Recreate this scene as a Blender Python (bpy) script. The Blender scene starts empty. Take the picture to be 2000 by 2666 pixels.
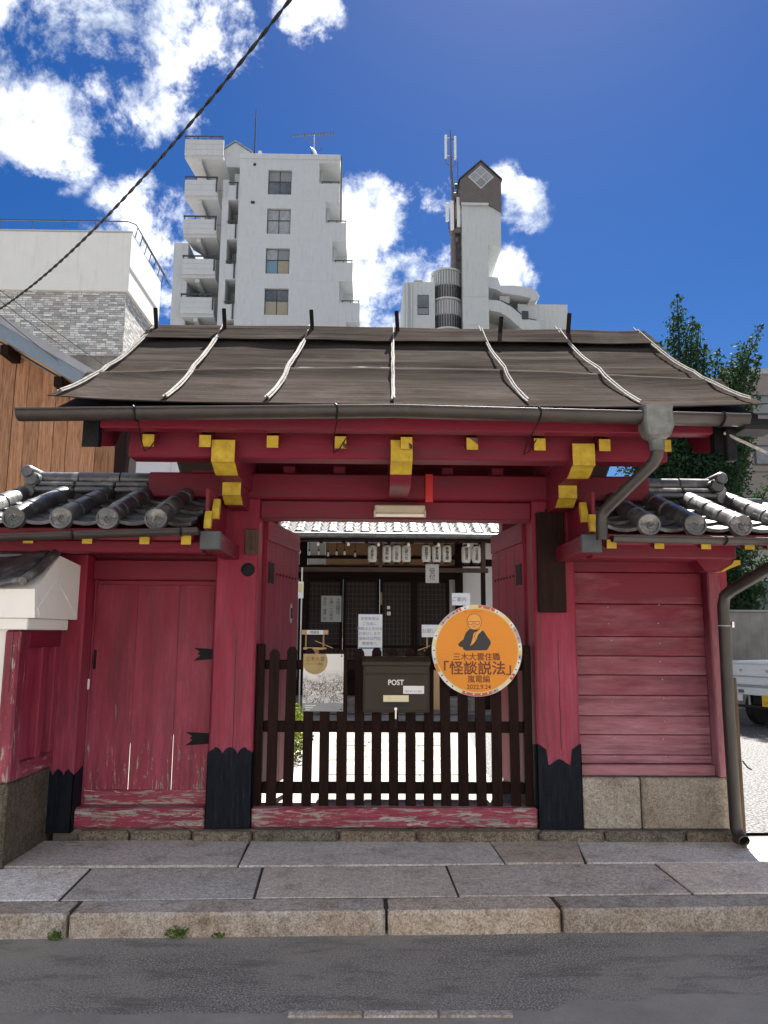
import bpy, bmesh, math, random
from mathutils import Matrix, Vector, noise as mnoise
R = math.radians
random.seed(7)
scene = bpy.context.scene
COL = scene.collection

# ------------------------------------------------------------------ camera
PITCH, YAW, ROLL = R(9.0), R(1.0), R(0.35)
cam_d = bpy.data.cameras.new('camera')
cam = bpy.data.objects.new('camera', cam_d)
COL.objects.link(cam)
_f = Vector((math.sin(YAW)*math.cos(PITCH), math.cos(YAW)*math.cos(PITCH), math.sin(PITCH)))
_r = Vector((math.cos(YAW), -math.sin(YAW), 0))
_u = _r.cross(_f)
_r2 = _r*math.cos(ROLL)+_u*math.sin(ROLL)
_u2 = -_r*math.sin(ROLL)+_u*math.cos(ROLL)
cam.matrix_world = Matrix(((_r2.x, _u2.x, -_f.x, 0), (_r2.y, _u2.y, -_f.y, 0), (_r2.z, _u2.z, -_f.z, 1.55), (0, 0, 0, 1)))
cam_d.sensor_fit = 'HORIZONTAL'
cam_d.sensor_width = 36
cam_d.lens = 36.04
cam_d.clip_start = 0.05
cam_d.clip_end = 2000
scene.camera = cam

# ------------------------------------------------------------------ sky and sun
SUN_EL, SUN_AZ = R(55), R(15)          # azimuth to the right of +Y, beyond the gate
world = bpy.data.worlds.new('World')
scene.world = world
world.use_nodes = True
wn, wl = world.node_tree.nodes, world.node_tree.links
wn.clear()
def W(t, **k):
    n = wn.new(t)
    for a, b in k.items(): setattr(n, a, b)
    return n
def wm(op, a, b=None, clamp=False):
    n = W('ShaderNodeMath', operation=op, use_clamp=clamp)
    for i, v in enumerate((a, b)):
        if v is None: continue
        if isinstance(v, (int, float)): n.inputs[i].default_value = v
        else: wl.new(v, n.inputs[i])
    return n.outputs[0]
sky = W('ShaderNodeTexSky', sky_type='NISHITA', sun_disc=False, sun_elevation=SUN_EL, sun_rotation=SUN_AZ,
        altitude=300, air_density=1.0, dust_density=0.25, ozone_density=3.0)
tc = W('ShaderNodeTexCoord')
hs = W('ShaderNodeHueSaturation')
hs.inputs['Saturation'].default_value = SKY_SAT = 1.40
hs.inputs['Hue'].default_value = 0.513
hs.inputs['Value'].default_value = 0.19
wl.new(sky.outputs[0], hs.inputs['Color'])
# clouds: soft patches by direction, broken up with fractal noise; larger patches out of view, some added to raise the ambient light
nz = W('ShaderNodeTexNoise'); nz.inputs['Scale'].default_value = 9.0; nz.inputs['Detail'].default_value = 13
nz.inputs['Roughness'].default_value = 0.66; nz.inputs['Distortion'].default_value = 0.12
wl.new(tc.outputs['Generated'], nz.inputs['Vector'])
nz2 = W('ShaderNodeTexNoise'); nz2.inputs['Scale'].default_value = 13; nz2.inputs['Detail'].default_value = 5
wl.new(tc.outputs['Generated'], nz2.inputs['Vector'])
def direction(az, el):
    az, el = R(az), R(el)
    return (math.sin(az)*math.cos(el), math.cos(az)*math.cos(el), math.sin(el))
PATCHES = [(-26.0, 39.0, 6.0), (-20.6, 40.5, 4.8), (-16.0, 40, 4.2), (-25.8, 34.5, 3.4), (-17.6, 37, 3.2), (-24.6, 32.2, 2.2), (-6.2, 42.2, 1.9), (-32, 43, 6),
           (-17.1, 28.2, 2.6), (-15.5, 26.5, 3.3), (-17, 23.5, 4.0), (0.3, 26.3, 4.6), (3.6, 25.2, 4.6), (-1.4, 29.0, 2.4), (5.7, 31.5, 1.7), (10.2, 26, 2.0), (11.0, 30.5, 1.8), (1.0, 22.5, 5.5),
           (-60, 30, 12), (-95, 45, 13), (-130, 35, 12), (-165, 55, 14), (160, 30, 12), (125, 42, 13), (95, 28, 9), (70, 60, 8), (-80, 68, 9), (-35, 58, 8), (180, 22, 13), (-110, 20, 11), (140, 62, 13), (-140, 62, 13), (-150, 18, 11), (150, 15, 11), (-175, 38, 12), (110, 18, 11), (60, 35, 10)]
acc = None
for az, el, rad in PATCHES:
    d = W('ShaderNodeVectorMath', operation='DOT_PRODUCT')
    wl.new(tc.outputs['Generated'], d.inputs[0]); d.inputs[1].default_value = direction(az, el)
    mr = W('ShaderNodeMapRange', interpolation_type='LINEAR')
    mr.inputs['From Min'].default_value = math.cos(R(rad*1.75)); mr.inputs['From Max'].default_value = 1.0
    wl.new(d.outputs['Value'], mr.inputs['Value'])
    acc = mr.outputs[0] if acc is None else wm('MAXIMUM', acc, mr.outputs[0])
dens = wm('ADD', wm('MULTIPLY', acc, 0.95), wm('MULTIPLY', wm('SUBTRACT', nz.outputs['Fac'], 0.5), 4.6))
cover = W('ShaderNodeMapRange', interpolation_type='SMOOTHSTEP')
cover.inputs['From Min'].default_value = 0.42; cover.inputs['From Max'].default_value = 1.25
wl.new(dens, cover.inputs['Value'])
gate0 = W('ShaderNodeMapRange'); gate0.inputs['From Min'].default_value = 0.0; gate0.inputs['From Max'].default_value = 0.45
wl.new(acc, gate0.inputs['Value'])
cmask = wm('MULTIPLY', cover.outputs[0], gate0.outputs[0])
cr = W('ShaderNodeValToRGB')
cr.color_ramp.elements[0].position = 0.30; cr.color_ramp.elements[0].color = (0.36, 0.41, 0.48, 1)
cr.color_ramp.elements[1].position = 0.62; cr.color_ramp.elements[1].color = (1.0, 1.0, 1.0, 1)
wl.new(nz2.outputs['Fac'], cr.inputs[0])
CLOUD = 4.3
cs = W('ShaderNodeMix', data_type='RGBA', blend_type='MULTIPLY'); cs.inputs[0].default_value = 1
wl.new(cr.outputs[0], cs.inputs[6]); cs.inputs[7].default_value = (CLOUD, CLOUD, CLOUD, 1)
mx = W('ShaderNodeMix', data_type='RGBA')
wl.new(cmask, mx.inputs[0]); wl.new(hs.outputs[0], mx.inputs[6]); wl.new(cs.outputs[2], mx.inputs[7])
bg = W('ShaderNodeBackground'); bg.inputs['Strength'].default_value = 0.10
wo = W('ShaderNodeOutputWorld')
wl.new(mx.outputs[2], bg.inputs[0]); wl.new(bg.outputs[0], wo.inputs[0])

sd = bpy.data.lights.new('sun', 'SUN'); sd.energy = 5.0; sd.angle = R(0.53); sd.color = (1.0, 0.95, 0.88)
sun = bpy.data.objects.new('sun', sd); COL.objects.link(sun)
sdir = Vector((math.sin(SUN_AZ)*math.cos(SUN_EL), math.cos(SUN_AZ)*math.cos(SUN_EL), math.sin(SUN_EL)))
sun.rotation_euler = sdir.to_track_quat('Z', 'Y').to_euler()
sun.location = (6, 20, 30)
vs = scene.view_settings
vs.view_transform = 'Standard'; vs.look = 'None'; vs.exposure = 2.3; vs.gamma = 1.0; vs.use_curve_mapping = False
scene.render.film_transparent = False

# ------------------------------------------------------------------ materials
class N:
    def __init__(s, name):
        s.m = bpy.data.materials.new(name); s.m.use_nodes = True
        s.t = s.m.node_tree; s.n = s.t.nodes; s.l = s.t.links
        s.b = s.n['Principled BSDF']
        s._tc = None; s._oi = None; s._g = None
    def new(s, t, **k):
        n = s.n.new(t)
        for a, b in k.items(): setattr(n, a, b)
        return n
    def put(s, sock, v):
        if v is None: return
        if isinstance(v, (int, float)): sock.default_value = v
        elif isinstance(v, (tuple, list)): sock.default_value = (*v, 1) if len(v) == 3 and sock.type == 'RGBA' else v
        else: s.l.new(v, sock)
    def obj(s):
        if not s._tc: s._tc = s.new('ShaderNodeTexCoord')
        return s._tc.outputs['Object']
    def gen(s):
        s.obj(); return s._tc.outputs['Generated']
    def rnd(s):
        if not s._oi: s._oi = s.new('ShaderNodeObjectInfo')
        return s._oi.outputs['Random']
    def pos(s):
        if not s._g: s._g = s.new('ShaderNodeNewGeometry')
        return s._g.outputs['Position']
    def z(s):
        x = s.new('ShaderNodeSeparateXYZ'); s.l.new(s.pos(), x.inputs[0]); return x.outputs[2]
    def map(s, v, scale=(1, 1, 1), loc=None):
        m = s.new('ShaderNodeMapping'); s.l.new(v, m.inputs[0]); s.put(m.inputs['Scale'], scale)
        if loc is not None: s.put(m.inputs['Location'], loc)
        return m.outputs[0]
    def ovec(s, scale=(1, 1, 1)):                 # object space, shifted by each object's random number
        c = s.new('ShaderNodeVectorMath', operation='SCALE'); c.inputs[0].default_value = (37.0, 61.0, 23.0)
        s.l.new(s.rnd(), c.inputs['Scale'])
        a = s.new('ShaderNodeVectorMath', operation='ADD'); s.l.new(s.obj(), a.inputs[0]); s.l.new(c.outputs[0], a.inputs[1])
        return s.map(a.outputs[0], scale)
    def noise(s, v, scale=5, detail=4, rough=0.55, dist=0.0):
        n = s.new('ShaderNodeTexNoise'); s.l.new(v, n.inputs['Vector'])
        n.inputs['Scale'].default_value = scale; n.inputs['Detail'].default_value = detail
        n.inputs['Roughness'].default_value = rough; n.inputs['Distortion'].default_value = dist
        return n.outputs['Fac']
    def ramp(s, f, *st):
        r = s.new('ShaderNodeValToRGB'); s.l.new(f, r.inputs[0]); e = r.color_ramp.elements
        while len(e) < len(st): e.new(0.5)
        for k, (p, c) in enumerate(st):
            e[k].position = p
            e[k].color = (c, c, c, 1) if isinstance(c, (int, float)) else (*c, 1)
        return r.outputs[0]
    def math(s, op, a, b=None, clamp=False):
        n = s.new('ShaderNodeMath', operation=op, use_clamp=clamp); s.put(n.inputs[0], a); s.put(n.inputs[1], b); return n.outputs[0]
    def mr(s, v, a, b, c=0, d=1):
        n = s.new('ShaderNodeMapRange'); s.l.new(v, n.inputs[0])
        for i, q in enumerate((a, b, c, d)): n.inputs[i+1].default_value = q
        return n.outputs[0]
    def mix(s, f, a, b, mode='MIX'):
        n = s.new('ShaderNodeMix', data_type='RGBA', blend_type=mode)
        s.put(n.inputs[0], f); s.put(n.inputs[6], a); s.put(n.inputs[7], b); return n.outputs[2]
    def bump(s, h, st=0.3, dist=0.01):
        n = s.new('ShaderNodeBump'); s.put(n.inputs['Height'], h); n.inputs['Strength'].default_value = st
        n.inputs['Distance'].default_value = dist; s.l.new(n.outputs[0], s.b.inputs['Normal'])
    def out(s, col, rough=0.6, metal=0.0, spec=None):
        s.put(s.b.inputs['Base Color'], col); s.put(s.b.inputs['Roughness'], rough); s.b.inputs['Metallic'].default_value = metal
        if spec is not None: s.b.inputs['Specular IOR Level'].default_value = spec
        return s.m
GR = {'x': (0.7, 9, 9), 'y': (9, 0.7, 9), 'z': (9, 9, 0.7)}
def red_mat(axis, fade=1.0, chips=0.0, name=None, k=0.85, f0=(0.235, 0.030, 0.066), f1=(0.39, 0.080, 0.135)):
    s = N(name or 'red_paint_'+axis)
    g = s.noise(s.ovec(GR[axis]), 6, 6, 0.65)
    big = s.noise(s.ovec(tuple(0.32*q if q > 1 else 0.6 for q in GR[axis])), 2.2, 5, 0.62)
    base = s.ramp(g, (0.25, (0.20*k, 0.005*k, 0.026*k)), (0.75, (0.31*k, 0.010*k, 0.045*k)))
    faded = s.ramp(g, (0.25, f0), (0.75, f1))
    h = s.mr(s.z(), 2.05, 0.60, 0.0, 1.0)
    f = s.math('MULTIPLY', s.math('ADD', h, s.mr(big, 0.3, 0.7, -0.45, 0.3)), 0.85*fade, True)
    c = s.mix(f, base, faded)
    grime = s.noise(s.ovec(tuple(0.35*q for q in GR[axis])), 3, 5, 0.7)
    c = s.mix(s.mr(grime, 0.49, 0.70, 0, 0.72), c, (0.075, 0.017, 0.028))
    fine = s.noise(s.ovec(tuple(1.6*q for q in GR[axis])), 9, 4, 0.7); c = s.mix(s.mr(fine, 0.55, 0.68, 0, 0.45), c, (0.10, 0.03, 0.045))
    wood = s.ramp(g, (0.3, (0.15, 0.135, 0.13)), (0.7, (0.48, 0.45, 0.42)))
    ch = s.noise(s.ovec(tuple(1.25 if q < 1 else 8.5 for q in GR[axis])), 4.0, 10, 0.78, 0.6)
    low = s.mr(s.z(), 1.3, 0.3, 0.0, 0.11)
    thr = s.math('ADD', ch, s.math('ADD', low, chips))
    c = s.mix(s.mr(thr, 0.735, 0.765), c, wood)
    s.bump(s.math('ADD', g, s.math('MULTIPLY', s.mr(thr, 0.735, 0.765), -0.6)), 0.35, 0.004)
    return s.out(c, s.mr(g, 0.2, 0.8, 0.45, 0.7), spec=0.35)
MAT = {}
for a in 'xyz':
    MAT['red_'+a] = red_mat(a)
    MAT['redn_'+a] = red_mat(a, 0.12, -0.12, 'red_paint_unfaded_shade_'+a, 0.60)  # less faded copy, with the shade under the eaves darkened into its colour
    MAT['redb_'+a] = red_mat(a, 1.3, 0.02, 'red_paint_bleached_'+a, 0.55, (0.25, 0.095, 0.13), (0.40, 0.20, 0.24))
    MAT['redd_'+a] = red_mat(a, 1.0, 0.085, 'red_paint_scuffed_'+a, 0.68)
    MAT['redw_'+a] = red_mat(a, 0.9, 0.13, 'red_paint_worn_'+a, 0.7)
    MAT['redc_'+a] = red_mat(a, 1.0, 0.12, 'red_paint_flaking_'+a)
def wood_mat(name, c0, c1, axis='z', rough=0.7, knots=None, scale=6, st=0.4):
    s = N(name); g = s.noise(s.ovec(GR[axis]), scale, 7, 0.68, 0.25)
    c = s.ramp(g, (0.28, c0), (0.72, c1))
    v = s.mr(s.rnd(), 0, 1, 0.72, 1.2)
    c = s.mix(1.0, c, s.new_rgb(v), 'MULTIPLY')
    if knots:
        k = s.noise(s.ovec(tuple(q*0.45 for q in GR[axis])), 3.0, 2, 0.5)
        c = s.mix(s.mr(k, 0.68, 0.76), c, knots)
    s.bump(g, st, 0.004)
    return s.out(c, rough, spec=0.15)
def _rgb(s, v):
    n = s.new('ShaderNodeCombineColor')
    for i in range(3): s.l.new(v, n.inputs[i])
    return n.outputs[0]
N.new_rgb = _rgb
for a in 'xyz':
    MAT['dark_'+a] = wood_mat('dark_stained_wood_'+a, (0.004, 0.0024, 0.0022), (0.024, 0.0085, 0.006), a, 0.7)
    MAT['grey_'+a] = wood_mat('weathered_grey_wood_'+a, (0.12, 0.105, 0.095), (0.50, 0.47, 0.43), a, 0.85)
    MAT['cedar_'+a] = wood_mat('cedar_board_'+a, (0.15, 0.066, 0.034), (0.46, 0.255, 0.15), a, 0.75, (0.06, 0.022, 0.012), 7, 0.6)
    MAT['pale_'+a] = wood_mat('pale_wood_'+a, (0.42, 0.26, 0.13), (0.60, 0.40, 0.22), a, 0.6)
    MAT['brown_'+a] = wood_mat('brown_wood_'+a, (0.05, 0.032, 0.024), (0.13, 0.085, 0.06), a, 0.65)
MAT['batten'] = wood_mat('sun_bleached_lath', (0.04, 0.037, 0.034), (0.33, 0.315, 0.295), 'y', 0.9, None, 9)
def plain(name, c, rough=0.6, metal=0.0, var=0.12, scale=8, bump=0.0, spec=None):
    s = N(name); g = s.noise(s.ovec(), scale, 5, 0.6)
    d = tuple(q*(1-var) for q in c); e = tuple(min(1, q*(1+var)) for q in c)
    if bump: s.bump(g, bump, 0.004)
    return s.out(s.ramp(g, (0.3, d), (0.7, e)), rough, metal, spec)
def shoe_mat():
    s = N('black_metal_sheath'); g = s.noise(s.ovec((10, 10, 1.2)), 5, 6, 0.7)
    c = s.ramp(g, (0.35, (0.003, 0.004, 0.008)), (0.64, (0.011, 0.015, 0.025)), (0.82, (0.085, 0.10, 0.12)))
    s.bump(g, 0.4, 0.003); return s.out(c, 0.7, 0.0, 0.15)
MAT['shoe'] = shoe_mat()
def yellow_mat():
    s = N('yellow_paint'); g = s.noise(s.ovec(), 14, 6, 0.7); sp = s.noise(s.ovec(), 26, 3, 0.6)
    c = s.ramp(g, (0.3, (0.34, 0.225, 0.018)), (0.7, (0.56, 0.41, 0.045)))
    c = s.mix(s.mr(sp, 0.70, 0.74), c, (0.05, 0.03, 0.01))
    s.bump(g, 0.2, 0.002); return s.out(c, 0.6, 0, 0.3)
MAT['yellow'] = yellow_mat()
def granite(name, lo, hi, stain, amount=0.5, big=1.4, tone=(0.72, 1.22)):
    s = N(name); p = s.ovec()
    f = s.noise(p, 95, 3, 0.8); m = s.noise(p, 34, 4, 0.7); b = s.noise(p, big, 5, 0.62)
    c = s.ramp(s.math('ADD', s.math('MULTIPLY', f, 0.65), s.math('MULTIPLY', m, 0.35)), (0.40, lo), (0.5, tuple((x+y)/2 for x, y in zip(lo, hi))), (0.60, hi))
    c = s.mix(s.mr(b, 0.45, 0.72, 0, amount), c, stain, 'MULTIPLY')
    d = s.noise(p, big*3.1, 6, 0.7)
    c = s.mix(s.mr(d, 0.50, 0.70, 0, 0.75), c, (0.50, 0.475, 0.45), 'MULTIPLY')
    c = s.mix(1.0, c, s.new_rgb(s.mr(s.rnd(), 0, 1, *tone)), 'MULTIPLY')
    wv = s.math('FRACT', s.math('MULTIPLY', s.rnd(), 7.31)); c = s.mix(s.mr(wv, 0.35, 1.0, 0, 0.9), c, (1.0, 0.90, 0.79), 'MULTIPLY')
    s.bump(s.math('ADD', s.math('MULTIPLY', f, 0.5), m), 0.6, 0.005)
    return s.out(c, 0.85, 0, 0.25)
MAT['granite'] = granite('granite_slab', (0.32, 0.318, 0.315), (0.80, 0.79, 0.775), (0.66, 0.62, 0.57), 0.4, 1.4, (0.80, 1.15))
MAT['kerb'] = granite('granite_kerb', (0.22, 0.208, 0.19), (0.60, 0.57, 0.53), (0.62, 0.46, 0.33), 0.7, 3.0, (0.85, 1.12))
MAT['block'] = granite('granite_block', (0.17, 0.158, 0.14), (0.42, 0.395, 0.35), (0.55, 0.50, 0.44), 0.6, 2.0)
MAT['darkblock'] = granite('dark_granite_base', (0.04, 0.037, 0.032), (0.19, 0.178, 0.155), (0.42, 0.38, 0.30), 0.7, 2.0)
MAT['mossblock'] = granite('granite_footing', (0.06, 0.056, 0.048), (0.30, 0.28, 0.24), (0.42, 0.38, 0.30), 0.7, 3.0)
def asphalt():
    s = N('asphalt'); p = s.pos()
    f = s.noise(p, 105, 3, 0.8); m = s.noise(p, 38, 3, 0.7); b = s.noise(p, 0.9, 6, 0.62); st = s.noise(s.map(p, (1, 3, 1)), 2.3, 6, 0.7)
    c = s.ramp(f, (0.36, (0.055, 0.053, 0.053)), (0.50, (0.215, 0.203, 0.190)), (0.58, (0.34, 0.322, 0.30)), (0.66, (0.55, 0.54, 0.52)))
    c = s.mix(s.mr(m, 0.52, 0.70, 0, 0.5), c, (0.055, 0.053, 0.053))
    c = s.mix(s.mr(b, 0.44, 0.62, 0, 0.75), c, (0.30, 0.28, 0.25))
    c = s.mix(s.mr(st, 0.50, 0.68, 0, 0.62), c, (0.07, 0.068, 0.068))
    s.bump(s.math('ADD', f, m), 0.7, 0.006); return s.out(c, 0.8, 0, 0.3)
MAT['asphalt'] = asphalt()
def concrete(name, lo, hi, streak=0.4, scale=1.5):
    s = N(name); p = s.pos(); b = s.noise(p, scale, 7, 0.65); f = s.noise(p, 90, 3, 0.7)
    v = s.noise(s.map(p, (7, 7, 0.35)), 2.0, 5, 0.65)
    c = s.ramp(b, (0.3, lo), (0.7, hi)); c = s.mix(s.mr(v, 0.5, 0.75, 0, streak), c, tuple(0.45*q for q in lo))
    c = s.mix(s.mr(f, 0.35, 0.65, 0, 0.25), c, tuple(0.7*q for q in lo))
    s.bump(s.math('ADD', b, f), 0.3, 0.01); return s.out(c, 0.85, 0, 0.25)
MAT['concrete'] = concrete('old_concrete', (0.14, 0.125, 0.115), (0.30, 0.28, 0.26))
MAT['joint'] = concrete('dark_joint_dirt', (0.035, 0.032, 0.028), (0.075, 0.07, 0.06))
MAT['gutter_concrete'] = concrete('pale_gutter_concrete', (0.20, 0.19, 0.175), (0.34, 0.325, 0.30), 0.1)
MAT['yard'] = concrete('pale_courtyard', (0.22, 0.21, 0.19), (0.34, 0.325, 0.295), 0.1)
MAT['pathstone'] = granite('pale_path_stone', (0.13, 0.126, 0.115), (0.30, 0.29, 0.265), (0.8, 0.77, 0.7), 0.4)
def gravel():
    s = N('pale_gravel'); v = s.new('ShaderNodeTexVoronoi'); s.l.new(s.pos(), v.inputs['Vector']); v.inputs['Scale'].default_value = 42
    c = s.ramp(v.outputs['Distance'], (0.1, (0.20, 0.20, 0.205)), (0.42, (0.085, 0.085, 0.088)), (0.7, (0.015, 0.015, 0.016)))
    h = s.math('SUBTRACT', 1.0, v.outputs['Distance']); s.bump(h, 0.9, 0.02); return s.out(c, 0.8)
MAT['gravel'] = gravel()
def tile_mat():
    s = N('smoked_roof_tile'); p = s.ovec(); g = s.noise(p, 9, 6, 0.68); f = s.noise(p, 60, 3, 0.6)
    c = s.ramp(g, (0.32, (0.026, 0.028, 0.034)), (0.52, (0.085, 0.09, 0.098)), (0.68, (0.27, 0.27, 0.26)))
    c = s.mix(1.0, c, s.new_rgb(s.mr(s.rnd(), 0, 1, 0.5, 1.05)), 'MULTIPLY')
    l = s.noise(p, 5, 8, 0.75); c = s.mix(s.mr(l, 0.66, 0.72, 0, 0.6), c, (0.22, 0.22, 0.19))
    s.bump(s.math('ADD', g, s.math('MULTIPLY', f, 0.4)), 0.3, 0.004)
    return s.out(c, s.mr(g, 0.2, 0.8, 0.24, 0.46), 0.0, 0.7)
MAT['tile'] = tile_mat()
def tarp():
    s = N('brown_mesh_tarp'); p = s.pos()
    w1 = s.noise(s.map(p, (3, 260, 260)), 1.0, 2, 0.5); b = s.noise(s.map(p, (0.5, 2.5, 2.5)), 2.0, 6, 0.65); f = s.noise(p, 130, 2, 0.6)
    c = s.ramp(b, (0.3, (0.030, 0.025, 0.0225)), (0.7, (0.066, 0.056, 0.051)))
    c = s.mix(s.mr(w1, 0.35, 0.65, 0, 0.35), c, (0.014, 0.012, 0.011))
    d = s.noise(p, 1.3, 7, 0.7); c = s.mix(s.mr(d, 0.55, 0.75, 0, 0.45), c, (0.095, 0.083, 0.076))
    wr = s.noise(s.map(p, (0.9, 15, 15)), 1.0, 5, 0.6, 0.3); up_ = s.mr(s.noise(s.map(p, (0.5, 0.9, 0.9)), 1.0, 3, 0.5), 0.35, 0.6, 0.25, 1.0)
    s.bump(s.math('ADD', s.math('MULTIPLY', s.math('ADD', f, w1), 0.12), s.math('MULTIPLY', wr, up_)), 0.8, 0.014); return s.out(c, 0.95, 0, 0.0)
MAT['tarp'] = tarp()
MAT['hem'] = plain('pale_tarp_hem', (0.26, 0.245, 0.23), 0.7)
MAT['gutter'] = plain('brown_gutter', (0.034, 0.026, 0.024), 0.42, 0.0, 0.35, 6, 0.1)
MAT['zinc'] = plain('weathered_zinc', (0.13, 0.14, 0.14), 0.45, 0.3, 0.45, 12, 0.15)
MAT['pipe'] = plain('dark_downpipe', (0.022, 0.019, 0.018), 0.42, 0.0, 0.3, 5)
MAT['iron'] = plain('black_iron', (0.008, 0.009, 0.011), 0.6, 0.0, 0.4, 20, 0.3, 0.15)
MAT['boxbrown'] = plain('dark_brown_enamel', (0.034, 0.027, 0.020), 0.5, 0.0, 0.1, 6, 0, 0.25)
MAT['chrome'] = plain('dull_chrome', (0.55, 0.55, 0.56), 0.3, 1.0, 0.1)
MAT['white'] = plain('white_paper', (0.74, 0.75, 0.76), 0.7, 0, 0.03)
MAT['greypaper'] = plain('aged_paper', (0.50, 0.50, 0.48), 0.8, 0, 0.08)
MAT['cream'] = plain('cream_card', (0.70, 0.66, 0.46), 0.6, 0, 0.05)
MAT['ink'] = plain('black_ink', (0.012, 0.012, 0.014), 0.7, 0, 0.1)
MAT['greyink'] = plain('faint_grey_ink', (0.28, 0.30, 0.33), 0.7, 0, 0.1)
MAT['blueink'] = plain('faint_blue_ink', (0.20, 0.24, 0.42), 0.7, 0, 0.1)
MAT['orange'] = plain('orange_print', (0.74, 0.265, 0.012), 0.5, 0, 0.04, 3)
MAT['skin'] = plain('peach_print', (0.78, 0.36, 0.07), 0.5, 0, 0.02)
MAT['line'] = plain('brown_line_print', (0.16, 0.035, 0.010), 0.6, 0, 0.1)
MAT['robe'] = plain('charcoal_print', (0.022, 0.024, 0.030), 0.55, 0, 0.1)
MAT['gold'] = plain('gold_print', (0.33, 0.25, 0.10), 0.45, 0, 0.2, 20)
MAT['lampmetal'] = plain('cream_lamp_metal', (0.40, 0.34, 0.25), 0.5, 0, 0.1)
MAT['lamptube'] = plain('white_lamp_tube', (0.72, 0.68, 0.60), 0.3, 0, 0.04)
def plaster(name, c, stain=(0.5, 0.48, 0.45), amt=0.35):
    s = N(name); p = s.pos(); g = s.noise(p, 2.5, 6, 0.65); f = s.noise(p, 120, 2, 0.6)
    v = s.noise(s.map(p, (6, 6, 0.4)), 1.6, 5, 0.65)
    k = s.ramp(g, (0.3, tuple(q*0.93 for q in c)), (0.7, c)); k = s.mix(s.mr(v, 0.54, 0.78, 0, amt), k, stain, 'MULTIPLY')
    s.bump(f, 0.2, 0.003); return s.out(k, 0.8, 0, 0.25)
MAT['plaster'] = plaster('white_plaster', (0.78, 0.78, 0.77), amt=0.15)
MAT['oldplaster'] = plaster('weathered_white_plaster', (0.38, 0.38, 0.375), amt=0.3)
MAT['stucco'] = plaster('cream_stucco', (0.36, 0.355, 0.35), amt=0.3)
MAT['tower'] = plaster('white_tower_paint', (0.46, 0.48, 0.505), (0.62, 0.63, 0.65), 0.75)
MAT['tower2'] = plaster('pale_tower_paint', (0.46, 0.485, 0.49), (0.58, 0.58, 0.58), 0.75)
MAT['towergrey'] = plaster('grey_tower_paint', (0.42, 0.42, 0.42), (0.7, 0.7, 0.7), 0.4)
MAT['panelgrey'] = plaster('grey_wall_panel', (0.66, 0.66, 0.635), (0.75, 0.75, 0.72), 0.5)
MAT['umber'] = plain('umber_cladding', (0.105, 0.088, 0.082), 0.6, 0, 0.15, 3)
MAT['rail'] = plain('dark_railing', (0.035, 0.035, 0.04), 0.5, 0, 0.2)
def slate():
    s = N('slate_tile_cladding'); b = s.new('ShaderNodeTexBrick'); s.l.new(s.map(s.obj(), (1, 1, 1)), b.inputs['Vector'])
    return s, b
def slate_mat(axis):
    s = N('slate_tile_cladding_'+axis)
    sp = s.new('ShaderNodeSeparateXYZ'); s.l.new(s.pos(), sp.inputs[0])
    cb = s.new('ShaderNodeCombineXYZ'); s.l.new(sp.outputs[0 if axis == 'x' else 1], cb.inputs[0]); s.l.new(sp.outputs[2], cb.inputs[1])
    b = s.new('ShaderNodeTexBrick'); s.l.new(cb.outputs[0], b.inputs['Vector'])
    b.inputs['Scale'].default_value = 1.0; b.inputs['Brick Width'].default_value = 0.30; b.inputs['Row Height'].default_value = 0.075
    b.inputs['Mortar Size'].default_value = 0.008; b.offset = 0.37; b.offset_frequency = 3; b.squash = 0.6; b.squash_frequency = 2
    b.inputs['Color1'].default_value = (0.20, 0.215, 0.23, 1); b.inputs['Color2'].default_value = (0.80, 0.81, 0.80, 1); b.inputs['Mortar'].default_value = (0.09, 0.085, 0.08, 1)
    cell = s.noise(s.map(cb.outputs[0], (3.3, 13.3, 1)), 1.0, 1, 0.4); big = s.noise(cb.outputs[0], 0.8, 5, 0.6)
    c = s.mix(s.mr(cell, 0.35, 0.65, 0, 0.6), b.outputs['Color'], (0.32, 0.30, 0.27))
    c = s.mix(s.mr(big, 0.5, 0.7, 0, 0.55), c, (0.36, 0.29, 0.21))
    s.bump(b.outputs['Fac'], -0.6, 0.02); return s.out(c, 0.55, 0, 0.4)
MAT['slate_x'] = slate_mat('x'); MAT['slate_y'] = slate_mat('y')
MAT['bluemetal'] = plain('blue_grey_sheet_metal', (0.17, 0.215, 0.27), 0.45, 0.1, 0.15, 4)
MAT['greymetal'] = plain('light_grey_sheet_metal', (0.30, 0.31, 0.33), 0.5, 0.1, 0.12, 4)
def glass_mat(name, c, rough=0.08):
    s = N(name); g = s.noise(s.ovec(), 3, 3, 0.5)
    return s.out(s.ramp(g, (0.35, tuple(0.6*q for q in c)), (0.65, c)), rough, 0.0, 0.8)
MAT['pane'] = glass_mat('dark_window_pane', (0.075, 0.09, 0.105))
MAT['blind'] = plain('pale_blind', (0.17, 0.19, 0.20), 0.6, 0, 0.1)
MAT['curtain'] = plain('white_curtain', (0.25, 0.27, 0.29), 0.8, 0, 0.25, 6)
MAT['curtainblue'] = plain('blue_curtain', (0.12, 0.22, 0.29), 0.8, 0, 0.1)
MAT['curtaintan'] = plain('tan_curtain', (0.26, 0.24, 0.18), 0.8, 0, 0.1)
MAT['hallpanel'] = plain('tan_board_panel', (0.34, 0.19, 0.09), 0.6, 0, 0.12, 3)
MAT['bulb'] = plain('white_bulb_glass', (0.85, 0.85, 0.83), 0.2, 0, 0.02)
def lantern_mat():
    s = N('white_lantern_paper'); c = s.ramp(s.noise(s.ovec(), 6, 4, 0.6), (0.3, (0.66, 0.65, 0.60)), (0.7, (0.76, 0.755, 0.71)))
    return s.out(c, 0.7, 0, 0.3)
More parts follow.
